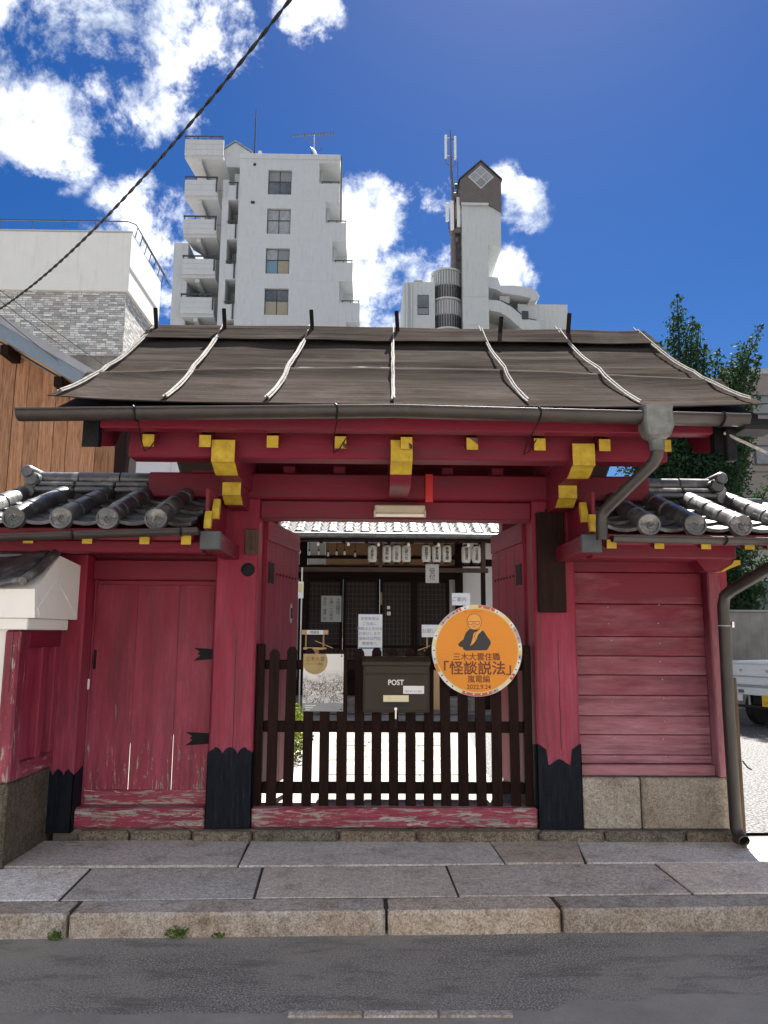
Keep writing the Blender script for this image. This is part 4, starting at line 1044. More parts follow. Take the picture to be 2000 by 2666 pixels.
# stepped plaster eaves
box('plaster_step', -6.0, -2.165, 4.955, 5.62, 1.562, 1.635, 'plaster', nw, 0.006)
extrude('plaster_eaves', [(4.93, 1.636), (4.90, 1.815), (5.26, 2.06), (5.72, 2.02), (5.72, 1.80), (5.66, 1.636)], 'x', -6.0, -2.112, 'plaster', nw)
extrude('gable_moulding', [(4.96, 1.70), (5.28, 1.93), (5.62, 1.70), (5.62, 1.66), (5.28, 1.86), (4.99, 1.65)], 'x', -2.113, -2.105, 'plaster', nw)
# dark roof tile on top, sagging pan shape
v, f = [], []
nx_, ny_ = 40, 8
for j in range(ny_+1):
    t = j/ny_; y = 4.84+0.46*t
    for i in range(nx_+1):
        x = -4.9+2.72*i/nx_; u = ((x+2.21) % 0.62)/0.62*2-1
        v.append((x, y, 1.875+0.27*t-0.05*(1-u*u)))
for j in range(ny_):
    for i in range(nx_): a_ = j*(nx_+1)+i; f.append([a_, a_+1, a_+nx_+2, a_+nx_+1])
o = mesh('cap_tile', v, f, 'tile', nw, True); md = o.modifiers.new('t', 'SOLIDIFY'); md.thickness = 0.03; md.offset = -1
tube('verge_tile', [(-2.165, 4.835, 1.86), (-2.14, 5.0, 1.945), (-2.14, 5.30, 2.11)], 0.030, 'tile', nw, 10)
box('cap_ridge', -4.9, -2.20, 5.22, 5.40, 2.03, 2.08, 'tile', nw, 0.03)

# ================================================================== main hall behind the courtyard
hall = empty('temple_hall', (0.2, 16.0, 0.20), 'dark timber temple hall with lattice doors and tiled eaves beyond the courtyard', 'hall')
HY = 15.0
box('floor_platform', -3.6, 3.6, 14.3, 22, 0.201, 0.72, 'dark_x', hall, 0.01)
box('entry_step', -1.6, 2.0, 13.75, 14.29, 0.201, 0.44, 'concrete', hall, 0.02)
box('entry_step', -1.3, 1.7, 13.3, 13.74, 0.201, 0.32, 'concrete', hall, 0.02)
for x in (-3.3, -1.30, 1.73, 3.4): box('column', x-0.07, x+0.07, HY-0.10, HY+0.06, 0.72, 3.55, 'dark_z', hall, 0.008)
box('white_wall_panel', 1.80, 3.3, HY, HY+0.05, 0.72, 2.86, 'plaster', hall, 0)
box('white_wall_panel', 1.80, 3.3, HY, HY+0.05, 3.00, 3.45, 'plaster', hall, 0)
box('wall_tie', 1.80, 3.3, HY-0.03, HY+0.02, 2.862, 2.998, 'dark_x', hall, 0.004)
box('white_jamb', 1.545, 1.655, HY, HY+0.04, 0.72, 2.72, 'towergrey', hall, 0)
box('white_wall_panel', -3.2, -1.38, HY, HY+0.05, 0.72, 3.3, 'plaster', hall, 0)
box('head_beam', -3.5, 1.655, HY-0.09, HY+0.06, 2.60, 2.86, 'dark_x', hall, 0.006)
box('upper_beam', -3.5, 3.5, HY-0.12, HY+0.06, 3.32, 3.6, 'dark_x', hall, 0.006)
box('transom_panel', -1.22, -0.885, HY-0.01, HY+0.03, 2.87, 3.31, 'panelgrey', hall, 0)
box('transom_panel', -0.88, 1.655, HY-0.01, HY+0.03, 2.87, 3.31, 'hallpanel', hall, 0)
box('transom_bar', -1.23, 1.655, HY-0.08, HY-0.03, 2.99, 3.05, 'dark_x', hall, 0.003)
# lattice doors
for k, (a_, b_) in enumerate(((-1.225, -0.525), (-0.52, 0.185), (0.19, 0.86), (0.865, 1.54))):
    yb = HY-(0.0 if k in (0, 3) else 0.05)
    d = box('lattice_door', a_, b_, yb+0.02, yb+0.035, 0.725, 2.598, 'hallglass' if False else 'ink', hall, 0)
    for x0_, x1_ in ((a_, a_+0.055), (b_-0.055, b_)): box('stile', x0_, x1_, yb-0.02, yb+0.019, 0.725, 2.598, 'dark_z', d, 0.003)
    for z0_, z1_ in ((0.725, 0.90), (2.54, 2.598), (1.28, 1.33)): box('door_rail', a_+0.056, b_-0.056, yb-0.019, yb+0.019, z0_, z1_, 'dark_x', d, 0.003)
    v, f = [], []
    def bar(x0, x1, y0, y1, z0, z1):
        n = len(v); v.extend([(x, y, z) for z in (z0, z1) for y in (y0, y1) for x in (x0, x1)])
        f.extend([[n+i for i in q] for q in ((0, 1, 5, 4), (2, 6, 7, 3), (0, 4, 6, 2), (1, 3, 7, 5), (0, 2, 3, 1), (4, 5, 7, 6))])
    x = a_+0.11
    while x < b_-0.06: bar(x-0.007, x+0.007, yb-0.006, yb+0.004, 0.90, 2.54); x += 0.078
    z = 0.98
    while z < 2.53: bar(a_+0.056, b_-0.056, yb+0.0045, yb+0.016, z-0.007, z+0.007); z += 0.095
    lt = mesh('lattice_bars', v, f, 'brown_z', d); lt['kind'] = 'stuff'
box('door_plate', 0.20, 0.235, HY-0.075, HY-0.07, 2.10, 2.34, 'gold', hall, 0)
box('latch', 0.33, 0.40, HY-0.08, HY-0.071, 1.90, 1.97, 'chrome', hall, 0)
box('latch', 0.33, 0.39, HY-0.08, HY-0.071, 2.02, 2.08, 'chrome', hall, 0)
# roof with waved tiles
SL = R(24); ye, ze = 13.28, 3.295
HM = Matrix.Translation((0, ye, ze))@Matrix.Rotation(SL, 4, 'X')
hr = box('roof', -4.2, 4.4, 0.02, 6.2, -0.14, -0.03, 'dark_x', hall, 0, HM)
def wave(x): 
    u = (x % 0.285)/0.285
    return 0.040*math.sin(2*math.pi*(u-0.12))+0.018*math.sin(4*math.pi*u)
def wave_tile(x0, w, s0, s1, lift):
    v, f = [], []; n = 10
    for s_, l in ((s0, lift), (s1, 0.0)):
        for k in range(n+1):
            x = x0+w*k/n; v += [(x, s_, wave(x-x0)+l), (x, s_, wave(x-x0)+l-0.012)]
    m = 2*(n+1)
    for k in range(n): f += [[2*k, 2*k+2, m+2*k+2, m+2*k], [2*k+1, m+2*k+1, m+2*k+3, 2*k+3], [2*k, 2*k+1, 2*k+3, 2*k+2]]
    return v, f
for r_ in range(2):
    for k in range(30):
        x0 = -4.2+k*0.285; v, f = wave_tile(x0, 0.285, r_*0.24-0.03, (r_+1)*0.24, 0.013+jit(0.002))
        autosmooth(fixn(mesh('roof_tile', v, f, 'tile', hr, True, M=HM)), 45)
V, F = [], []
for r_ in range(2, 25):
    for k in range(30):
        v, f = wave_tile(-4.2+k*0.285, 0.285, r_*0.24-0.03, (r_+1)*0.24, 0.013); n = len(V); V += v; F += [[q+n for q in g] for g in f]
o = autosmooth(mesh('tile_field', V, F, 'tile', hr, True, M=HM), 45); o['kind'] = 'stuff'
tube('hall_gutter', [(-4.2, 13.22, 3.235), (4.4, 13.22, 3.235)], 0.05, 'zinc', hall, 10)
box('eave_soffit', -4.2, 4.4, 0.06, 2.0, -0.175, -0.145, 'dark_x', hall, 0, HM)
for k in range(22): box('eave_rafter', -4.1+k*0.4, -4.04+k*0.4, 0.08, 1.95, -0.235, -0.176, 'dark_y', hall, 0.003, HM)
# lantern rack in front
rack = empty('lantern_rack', (0.4, 13.95, 0.44), 'brown timber lantern rack standing before the hall', 'rack')
box('rack_beam', -1.9, 2.14, 13.90, 13.98, 2.655, 2.735, 'brown_x', rack, 0.004)
box('rack_beam', -1.9, 2.14, 13.90, 13.98, 3.20, 3.27, 'brown_x', rack, 0.004)
for x in (-1.85, 0.18, 2.055): box('rack_post', x-0.04, x+0.04, 13.90, 13.98, 2.735 if x != -1.85 else 0.32, 3.20, 'brown_z', rack, 0.004)
box('rack_post', 2.02, 2.10, 13.985, 14.05, 0.32, 3.20, 'dark_z', rack, 0.004)
names = ['上條英久', '渡辺実和', '小山佳弘', '山崎六氏', '高橋芳子', '藤本和雄', '萬福太郎', '畑田清海', '川又良和']
for i, (x, z) in enumerate(((0.035, 2.975), (0.30, 2.975), (0.475, 2.98), (0.65, 2.98), (1.01, 2.985), (1.20, 2.985), (1.385, 2.985), (1.735, 2.975), (1.92, 2.975))):
    L = empty('paper_lantern', (x, 13.86, 2.80), 'white paper lantern with black written name hanging before the hall', 'lantern', 'name lanterns on the rack')
    pr = [(0.040, -0.155), (0.062, -0.150), (0.075, -0.13)]+[(0.082+(0.003 if k % 2 else -0.002), -0.115+0.0192*k) for k in range(13)]+[(0.075, 0.135), (0.060, 0.152), (0.040, 0.156)]
    lathe('shade', pr, (x, 13.86, z), 'lantern', L, 20)
    lathe('top_ring', [(0.050, 0.150), (0.052, 0.185), (0.040, 0.186)], (x, 13.86, z), 'ink', L, 16)
    lathe('bottom_ring', [(0.042, -0.185), (0.050, -0.182), (0.050, -0.150)], (x, 13.86, z), 'ink', L, 16)
    text('lettering', names[i], x, 13.772, z, 0.062, 'ink', L, True, bold=0.001)
    tube('cord', [(x, 13.86, z+0.18), (x, 13.88, 3.22)], 0.004, 'iron', L, 5)
ln_ = tube('bulb_line', [(-1.9+k*0.4, 13.45, 3.195+0.012*math.cos(k*2.4)) for k in range(11)], 0.005, 'cable', None, 5); tag(ln_, 'thin black cord carrying the bulbs under the hall eaves', 'cord')
# bulbs on a line
for i in range(8):
    x = -1.45+i*0.53
    B = empty('festoon_bulb', (x, 13.45, 3.06), 'small white bulb on the line under the hall eaves', 'bulb', 'bulbs under the hall eaves')
    lathe('glass', [(0.012, 0.05), (0.026, 0.03), (0.030, 0.01), (0.022, -0.015), (0.006, -0.024)], (x, 13.45, 3.09), 'bulb', B, 12)
    lathe('cap', [(0.014, 0.045), (0.014, 0.075)], (x, 13.45, 3.09), 'iron', B, 8)
    tube('drop_cord', [(x, 13.45, 3.15), (x, 13.45, 3.20)], 0.004, 'iron', B, 5)
for i, (x, z) in enumerate(((-1.32, 3.02), (-1.14, 2.995), (-0.965, 3.0), (-0.79, 2.98), (-0.63, 3.0), (-0.48, 3.005), (-0.285, 2.975), (0.74, 2.99), (1.475, 2.96))):
    B = empty('festoon_bulb', (x, 14.3, z-0.03), 'small white bulb hanging in front of the tan transom panel', 'bulb', 'bulbs before the transom')
    lathe('glass', [(0.010, 0.05), (0.022, 0.03), (0.025, 0.01), (0.022, -0.025), (0.006, -0.034)], (x, 14.3, z+0.02), 'bulb', B, 12)
    lathe('cap', [(0.014, 0.045), (0.014, 0.085)], (x, 14.3, z+0.02), 'iron', B, 8)
    tube('drop_cord', [(x, 14.3, z+0.1), (x, 14.3, 3.64)], 0.004, 'iron', B, 5)
# papers and boards
hs1 = empty('hours_notice', (-0.745, 14.93, 1.77), 'grey paper notice with three columns of brush writing on lattice door', 'notice')
box('sheet', -0.94, -0.55, 14.962, 14.966, 1.77, 2.27, 'greypaper', hs1, 0)
text('lettering', '土日曜日', -0.615, 14.960, 2.07, 0.085, 'ink', hs1, True)
text('lettering', '七時〜十六時迄', -0.745, 14.960, 2.02, 0.066, 'ink', hs1, True)
text('lettering', '御朱印 書置 有', -0.87, 14.960, 2.02, 0.060, 'ink', hs1, True)
uk = empty('reception_sign', (1.17, 13.88, 2.50), 'hanging grey sign reading reception below the lanterns', 'sign')
box('sheet', 1.0, 1.24, 13.875, 13.885, 2.46, 2.80, 'greypaper', uk, 0)
text('lettering', '受付', 1.12, 13.873, 2.62, 0.115, 'ink', uk, True)
yn = empty('yellow_notice', (-1.2, 13.0, 2.13), 'small white and yellow notice on a pale post beside the door leaf', 'notice')
box('sheet', -1.29, -1.12, 13.0, 13.004, 2.13, 2.41, 'white', yn, 0); box('yellow_print', -1.28, -1.14, 12.997, 12.9995, 2.23, 2.375, 'paleyel', yn, 0)
for x in (-1.275, -1.15): box('support_pole', x-0.011, x+0.011, 13.006, 13.03, 0.21, 2.65, 'panelgrey', yn, 0.003)
wb = empty('standing_whiteboard', (0.01, 13.0, 0.32), 'white standing notice board with handwritten lines before the hall', 'notice board')
bo = box('board', -0.19, 0.21, 13.0, 13.02, 1.17, 1.87, 'white', wb, 0.002)
for i in range(6):
    text('handwriting', ('本堂参拝は', 'ご自由に', '納経は土日のみ', 'お受けします', '御朱印は門前', '郵便受へ')[i], 0.0, 12.998, 1.80-i*0.082, 0.062, 'greyink' if i % 2 else 'blueink', bo)
box('coloured_strip', -0.18, 0.20, 12.997, 12.9995, 1.30, 1.325, 'curtainblue', bo, 0)
box('frame', -0.20, 0.22, 13.021, 13.035, 1.16, 1.88, 'rail', wb, 0.003)
for x in (-0.17, 0.19): box('leg', x-0.012, x+0.012, 13.02, 13.05, 0.325, 1.17, 'rail', wb, 0.002)
def offer(x, z, label, tilt):
    E_ = empty('offering_stand', (x, 13.0, 0.32), label, 'offering stand')
    box('roof_board', x-0.215, x+0.215, 12.86, 13.14, z+0.17, z+0.245, 'pale_x', E_, 0.004)
    sh = box('paper_strip', x-0.13, x+0.14, 12.855, 12.8595, z+0.172, z+0.243, 'white', E_, 0)
    text('lettering', '御線香', x, 12.854, z+0.207, 0.05, 'ink', sh)
    for sx_ in (-0.16, 0.13): box('upright', x+sx_, x+sx_+0.025, 12.90, 12.93, z-0.04, z+0.17, 'pale_z', E_, 0.002)
    box('tray', x-0.185, x+0.185, 12.86, 13.14, z-0.075, z-0.04, 'pale_x', E_, 0.004)
    box('pedestal', x-0.06, x+0.06, 12.95, 13.07, 0.325, z-0.075, 'pale_z', E_, 0.004)
    box('back_box', x-0.13, x+0.13, 13.0, 13.1, z-0.04, z+0.14, 'ink', E_, 0)
    tube('stick', [(x+0.0, 12.92, z+0.07), (x+tilt, 12.90, z-0.05)], 0.008, 'pale_x', E_, 6)
offer(-0.905, 1.36, 'pale wooden incense stand with paper strip left of the whiteboard', 0.30)
offer(1.10, 1.33, 'pale wooden incense stand half hidden behind the orange sign', -0.30)
for i, (x, z) in enumerate(((1.50, 2.12), (1.0, 1.60))):
    pn = empty('paper_notice', (x, 12.70, z-0.1), ('white paper notice with violet print by the white wall', 'white paper notice with grey letters at the right incense stand')[i], 'notice')
    box('sheet', x-0.15, x+0.15, 12.70, 12.704, z-0.10, z+0.10, 'white', pn, 0); text('lettering', ('ご案内', 'お願い')[i], x-0.03, 12.698, z, 0.08, ('blueink', 'greyink')[i], pn)
    box('backing_post', x-0.01, x+0.01, 12.705, 12.72, 0.225, z+0.1, 'dark_z', pn, 0.002)
# low planting at the left of the path
def leaf_cloud(name, blobs, n, size, mat, parent, rng, up=0.3):
    V, F = [], []
    tot = sum(b[3]*b[4]*b[5] for b in blobs)
    for (cx, cy, cz, rx, ry, rz) in blobs:
        for _ in range(max(3, int(n*rx*ry*rz/tot))):
            d = Vector((rng.gauss(0, 1), rng.gauss(0, 1), rng.gauss(0, 1))).normalized()*(rng.random()**0.45)
            p = Vector((cx+d.x*rx, cy+d.y*ry, cz+d.z*rz))
            a = Vector((rng.gauss(0, 1), rng.gauss(0, 1), rng.gauss(0, 1)+up)).normalized(); b = a.cross(Vector((rng.gauss(0, 1), rng.gauss(0, 1), rng.gauss(0, 1)))).normalized()
            s = size*rng.uniform(0.6, 1.3); i = len(V)
            V += [p-a*s, p+b*s*0.55+a*s*0.1, p+a*s, p-b*s*0.55+a*s*0.1]; F.append([i, i+1, i+2, i+3])
    return mesh(name, V, F, mat, parent)
rt = random.Random(21)
for i, (x, y) in enumerate(((-0.85, 8.6), (-0.95, 9.7))):
    sb = empty('low_shrub', (x, y, 0.2), ('yellow green low shrub beside the courtyard path', 'yellow green low shrub further along the courtyard path')[i], 'shrub')
    leaf_cloud('foliage', [(x, y, 0.45, 0.26, 0.4, 0.26)], 1400, 0.022, 'leaf2', sb, rt); tube('stem', [(x, y, 0.2), (x+0.02, y, 0.5)], 0.015, 'bark', sb, 6)

# ================================================================== cedar-clad house at the left
ch_ = empty('cedar_house', (-4.2, 9.5, 0), 'house gable clad in upright cedar boards with blue metal roof edge', 'house')
def vz(x): return 5.314-0.583*(x+4.551)          # top of the verge
x = -5.45; rngc = random.Random(4)
while x < -3.07:
    w = rngc.uniform(0.15, 0.18); x2 = min(x+w, -3.055)
    pr = [(x+0.002, 0.0), (x2-0.002, 0.0), (x2-0.002, vz(x2)-0.30), (x+0.002, vz(x)-0.30)]
    extrude('cedar_board', pr, 'y', 9.0+rngc.uniform(-0.006, 0.006), 9.025, 'cedar_z', ch_, 0.003)
    box('joint_strip', x2-0.008, x2+0.008, 9.026, 9.04, 0, vz(x2)-0.35, 'dark_z', ch_, 0)
    x = x2
box('house_body', -9.0, -3.06, 9.045, 9.85, 0, 4.2, 'dark_z', ch_, 0)
box('corner_post', -3.05, -2.92, 8.98, 9.12, 0, 4.05, 'dark_z', ch_, 0.006)
for nm, o0, o1, y0, y1, m in (('verge_cap', 0.0, -0.10, 8.55, 9.9, 'greymetal'), ('verge_fascia', -0.102, -0.27, 8.575, 8.62, 'bluemetal'), ('roof_deck', -0.103, -0.20, 8.63, 9.9, 'dark_y'), ('soffit_board', -0.21, -0.26, 8.63, 8.99, 'pale_x')):
    xa, xb = -6.2, -2.75
    extrude(nm, [(xa, vz(xa)+o0), (xb, vz(xb)+o0), (xb, vz(xb)+o1), (xa, vz(xa)+o1)], 'y', y0, y1, m, ch_)
for k in range(3): box('rafter_end', -5.0+k*0.65, -4.9+k*0.65, 8.66, 8.98, vz(-4.95+k*0.65)-0.42, vz(-4.95+k*0.65)-0.30, 'dark_y', ch_, 0.004)
# white house glimpsed between
wh = empty('white_annex', (-2.8, 13, 0), 'white panelled annex seen under the gate roof at the left', 'house')
box('wall', -4.2, -2.0, 13.0, 17, 0.2, 4.9, 'plaster', wh, 0.0)
for k in range(7): box('panel_joint', -3.45+k*0.22, -3.435+k*0.22, 12.985, 12.999, 0.2, 4.7-0.2*k, 'panelgrey', wh, 0)
box('sloping_flashing', -3.6, -2.0, 12.95, 12.984, 4.7, 4.8, 'greymetal', wh, 0.002, Matrix.Translation((-2.8, 0, 4.5))@Matrix.Rotation(R(32), 4, 'Y')@Matrix.Translation((2.8, 0, -4.5)))

# ================================================================== grey panelled building with slate band
gb = empty('slate_clad_building', (-12, 26, 0), 'grey panelled building with a band of slate tiles and a roof railing', 'building')
box('upper_panel_wall', -24, -8.04, 24.0, 27.6, 12.64, 14.70, 'panelgrey', gb, 0.01)
o = box('slate_band', -24, -8.16, 24.10, 27.5, 10.45, 12.638, 'slate_x', gb, 0.0)
box('slate_return', -8.158, -8.13, 24.10, 27.5, 10.45, 12.638, 'slate_y', gb, 0.0)
box('lower_wall', -24, -8.20, 24.16, 27.4, 0, 10.448, 'concrete', gb, 0.0)
box('parapet_cap', -24, -8.0, 23.96, 24.06, 14.702, 14.74, 'towergrey', gb, 0.005)
rl = tube('railing', [(-24, 24.05, 15.12), (-8.2, 24.05, 15.12), (-7.98, 24.2, 15.10), (-7.98, 27.9, 15.10)], 0.022, 'rail', gb, 8)
for k in range(11): tube('railing_post', [(-9.3-k*1.05, 24.05, 15.12), (-9.3-k*1.05, 24.25, 14.72)], 0.014, 'rail', rl, 6)
for k in range(7): tube('railing_post', [(-7.98, 24.4+k*0.56, 15.10), (-8.06, 24.4+k*0.56, 14.72)], 0.016, 'rail', rl, 6)
tube('railing', [(-7.80, 24.3, 14.72), (-7.80, 28.0, 14.72)], 0.02, 'rail', gb, 6)

# ================================================================== left tower: stepped white apartment block
lt_ = empty('apartment_tower', (-7, 55, 0), 'tall white apartment tower with stepped balconies and a single window column', 'building')
TY = 50.0
FL = 2.955
box('wall', -9.45, -7.43, TY, TY+9, 0, 35.0, 'tower', lt_, 0)
box('wall', -7.43, -5.79, TY+0.5, TY+9, 0, 35.0, 'tower', lt_, 0)      # backing behind windows
wz = [(33.88, 31.99), (30.94, 29.02), (27.96, 26.07), (24.99, 23.06), (22.03, 20.1), (19.08, 17.15)]
zt = 35.0
fills = [('blind', 'blind', 'pane', 'pane'), ('curtain', 'curtain', 'curtain', 'curtain'), ('curtain', 'blind', 'curtainblue', 'curtaintan'), ('pane', 'pane', 'curtaintan', 'curtaintan'), ('blind', 'curtain', 'pane', 'pane'), ('pane',)*4]
for i, (a_, b_) in enumerate(wz):
    box('spandrel', -7.43, -5.79, TY, TY+0.499, a_, zt, 'tower', lt_, 0); zt = b_
    w = box('window', -7.43, -5.79, TY+0.20, TY+0.24, b_, a_, 'rail', lt_, 0)
    zm = b_+(a_-b_)*0.56; xm = (-7.43-5.79)/2
    for q, (x0_, x1_, z0_, z1_) in enumerate(((-7.38, xm-0.03, zm+0.04, a_-0.06), (xm+0.03, -5.84, zm+0.04, a_-0.06), (-7.38, xm-0.03, b_+0.05, zm-0.04), (xm+0.03, -5.84, b_+0.05, zm-0.04))):
        box('pane', x0_, x1_, TY+0.18, TY+0.199, z0_, z1_, fills[i][q], w, 0)
    box('meeting_rail', -7.40, -5.82, TY+0.165, TY+0.179, zm-0.04, zm+0.04, 'rail', w, 0)
    box('mullion', xm-0.03, xm+0.03, TY+0.165, TY+0.179, b_+0.03, a_-0.03, 'rail', w, 0)
box('spandrel', -7.43, -5.79, TY, TY+0.499, 0, zt, 'tower', lt_, 0)
# right-hand stepped terraces
Ls = [-3.85, -3.36, -2.84, -2.31, -1.8, -1.3]; Rs = [-2.39, -1.89, -1.40, -0.885, -0.4, 0.1]
box('wall', -5.79, -2.39, TY, TY+9, 34.45, 35.0, 'tower', lt_, 0)
box('parapet_band', -9.5, -2.36, TY-0.06, TY-0.003, 34.70, 35.08, 'tower', lt_, 0.01)
for i in range(6):
    za, zb, zc = 34.45-FL*i, 32.87-FL*i, 31.50-FL*i
    box('wall', -5.79, Ls[i], TY, TY+9, zc, za, 'tower', lt_, 0)
    bal = box('terrace_parapet', Ls[i], Rs[i], TY, TY+0.25, zc, zb, 'tower', lt_, 0.0)
    box('terrace_floor', Ls[i], Rs[i], TY+0.251, TY+6, zc, zc+0.3, 'tower', lt_, 0)
    box('terrace_back', Ls[i], Rs[max(i-1, 0)]+0.0, TY+2.2, TY+9, zc+0.3, za, 'tower2', lt_, 0)
    box('terrace_fin', Ls[i]+0.02, Ls[i]+0.22, TY+0.9, TY+1.1, zc+0.3, za, 'tower', lt_, 0)
    if i: box('soffit', Ls[i], Rs[i-1], TY+0.252, TY+6, za, za+0.2, 'tower', lt_, 0)
    box('terrace_rail', Ls[i]+0.15, Rs[i], TY+0.02, TY+0.08, zb+0.14, zb+0.20, 'rail', bal, 0)
    for k in range(3): box('rail_post', Ls[i]+0.2+k*(Rs[i]-Ls[i]-0.3)/2, Ls[i]+0.26+k*(Rs[i]-Ls[i]-0.3)/2, TY+0.02, TY+0.08, zb, zb+0.14, 'rail', bal, 0)
tube('drain_pipe', [(-2.30, TY+0.05, 35), (-2.26, TY+0.05, 30.0)], 0.06, 'umber', lt_, 6)
# narrow balcony slot left of the face
box('wall', -10.62, -10.18, TY+0.1, TY+9, 0, 33.1, 'tower', lt_, 0)
box('slot_back', -10.18, -9.45, TY+2.0, TY+9, 0, 34.8, 'tower2', lt_, 0)
for i in range(6):
    za, zb, zc = 34.45-FL*i, 32.75-FL*i, 31.52-FL*i
    sp_ = box('slot_parapet', -10.18, -9.452, TY, TY+0.2, zc, zb-0.1, 'tower', lt_, 0)
    box('slot_floor', -10.18, -9.452, TY+0.201, TY+1.99, zc, zc+0.25, 'tower', lt_, 0)
    box('slot_rail', -10.2, -9.50, TY-0.05, TY-0.001, zb+0.05, zb+0.12, 'rail', sp_, 0)
    box('slot_pipe', -9.62, -9.52, TY-0.08, TY-0.002, zc+0.05, zb+0.05, 'rail', sp_, 0)
    box('slot_fin', -9.60, -9.47, TY+0.9, TY+1.0, zc+0.25, za-0.3, 'tower', lt_, 0)
# big balconies on the far left
box('core_wall', -12.35, -10.63, TY+3.2, TY+9, 0, 34.6, 'tower2', lt_, 0)
box('end_slab', -14.0, -13.0, TY+0.8, TY+8, 0, 28.65, 'tower', lt_, 0)
box('back_wall', -13.0, -12.36, TY+4.6, TY+8, 0, 28.0, 'tower2', lt_, 0)
bzs = [(35.70, 34.50, -13.15, -10.47, -0.9), (32.96, 31.75, -13.15, -10.87, -0.4), (30.12, 29.0, -13.15, -10.88, -0.2), (27.28, 26.1, -13.15, -10.89, 0.0), (24.47, 23.25, -13.15, -10.88, 0.0), (21.6, 20.4, -13.15, -10.88, 0.0)]
for i, (a_, b_, x0_, x1_, dy) in enumerate(bzs):
    pb = box('balcony', x0_, x1_, TY+dy, TY+0.15+dy, b_-0.15, a_-0.2, 'tower', lt_, 0)
    for k in range(1, 3): box('groove', x0_+0.02, x1_-0.02, TY+dy-0.012, TY+dy-0.001, b_-0.15+k*(a_-b_)/3-0.02, b_-0.15+k*(a_-b_)/3+0.02, 'towergrey', pb, 0)
    extrude('balcony_floor', [(x0_, TY+dy+0.151), (x1_, TY+dy+0.151), (x1_, TY+3.19), (x0_+1.1, TY+3.19), (x0_+0.3, TY+1.8)], 'z', b_-0.35, b_-0.15, 'tower', lt_)
    box('balcony_rail', x0_-0.02, x1_, TY+dy-0.05, TY+dy+0.02, a_-0.05, a_+0.05, 'rail', pb, 0)
    for k in range(4): box('rail_post', x0_+0.02+k*(x1_-x0_-0.08)/3, x0_+0.08+k*(x1_-x0_-0.08)/3, TY+dy-0.03, TY+dy+0.02, a_-0.2, a_-0.05, 'rail', pb, 0)
    if i: box('drain_pipe', x1_-0.12, x1_-0.02, TY+dy-0.06, TY+dy-0.002, b_+0.1, a_-0.1, 'rail', pb, 0)
    box('cross_beam', -12.3, -12.0, TY+dy+0.3, TY+3.19, b_-0.6, b_-0.351, 'tower2', lt_, 0)
    if i > 2: box('inner_parapet', x0_+0.2, -12.36, TY+4.2, TY+4.4, b_-0.1, b_+0.9, 'tower', lt_, 0)
# roof things
rgb_ = extrude('stair_house', [(-11.2, 35.0), (-8.95, 35.0), (-8.95, 36.15), (-10.13, 36.95), (-11.2, 36.15)], 'y', TY+1.5, TY+6, 'towergrey', lt_)
for a_, b_ in (((-11.3, 36.12), (-10.13, 36.98)), ((-10.13, 36.98), (-8.85, 36.12))):
    extrude('gable_roof', [a_, b_, (b_[0], b_[1]+0.14), (a_[0], a_[1]+0.14)], 'y', TY+1.4, TY+6.1, 'bluemetal', rgb_)
box('roof_block', -8.2, -3.6, TY+2.2, TY+7, 35.0, 36.0, 'towergrey', lt_, 0)
box('roof_block', -8.2, -3.4, TY+1.6, TY+2.1, 35.0, 35.65, 'panelgrey', lt_, 0)
box('chimney', -11.3, -11.05, TY+1.2, TY+1.5, 35.2, 36.8, 'towergrey', lt_, 0); tube('flue', [(-11.15, TY+1.2, 36.4), (-11.15, TY+1.2, 37.2)], 0.11, 'umber', lt_, 8)
tube('lightning_rod', [(-8.72, TY+1.5, 35), (-8.70, TY+1.5, 36.6), (-8.70, TY+1.5, 39.7)], [0.10, 0.07, 0.035], 'rail', lt_, 6)
tube('roof_pipe', [(-8.3, TY+1.4, 35), (-8.3, TY+1.4, 36.2)], 0.15, 'tower', lt_, 8)
for x in (-6.0,): pass
for z in (34.25, 31.35): box('vent', -8.5+(34.25-z)*-0.03, -8.32, TY-0.05, TY-0.002, z-0.09, z+0.09, 'ink', lt_, 0)
ya = empty('television_aerial', (-4.4, TY+1.5, 35), 'thin television aerial mast with a long toothed boom on the tower roof', 'aerial')
tube('mast', [(-4.38, TY+1.5, 35.0), (-4.38, TY+1.5, 37.7)], 0.04, 'towergrey', ya, 6)
tube('boom', [(-5.95, TY+1.5, 37.55), (-2.95, TY+1.5, 37.85)], 0.04, 'umber', ya, 6)
for k in range(13): tube('element', [(-5.8+k*0.235, TY+1.5-0.0, 37.45+k*0.0235), (-5.8+k*0.235, TY+1.5, 37.72+k*0.0235)], 0.025, 'umber', ya, 5)
for k in (-1, 1): tube('brace', [(-4.38, TY+1.5, 36.9), (-4.38+k*0.8, TY+1.5, 37.7+k*0.08)], 0.03, 'umber', ya, 5)
dh = empty('satellite_dish', (-4.5, TY+1.2, 35.0), 'pale satellite dish on the roof edge of the tower', 'satellite dish')
lathe('dish', [(0.05, 0.14), (0.28, 0.10), (0.46, 0.0), (0.44, 0.0), (0.27, 0.07), (0.04, 0.10)], (0, 0, 0), 'panelgrey', dh, 20, 'z', M=Matrix.Translation((-4.35, TY+1.2, 36.1))@Matrix.Rotation(R(60), 4, 'Y')@Matrix.Rotation(R(20), 4, 'X'))
tube('dish_mast', [(-4.55, TY+1.25, 35.0), (-4.55, TY+1.25, 36.1)], 0.05, 'rail', dh, 6); tube('feed_arm', [(-4.4, TY+1.2, 35.75), (-3.75, TY+1.1, 36.35)], 0.03, 'rail', dh, 5)

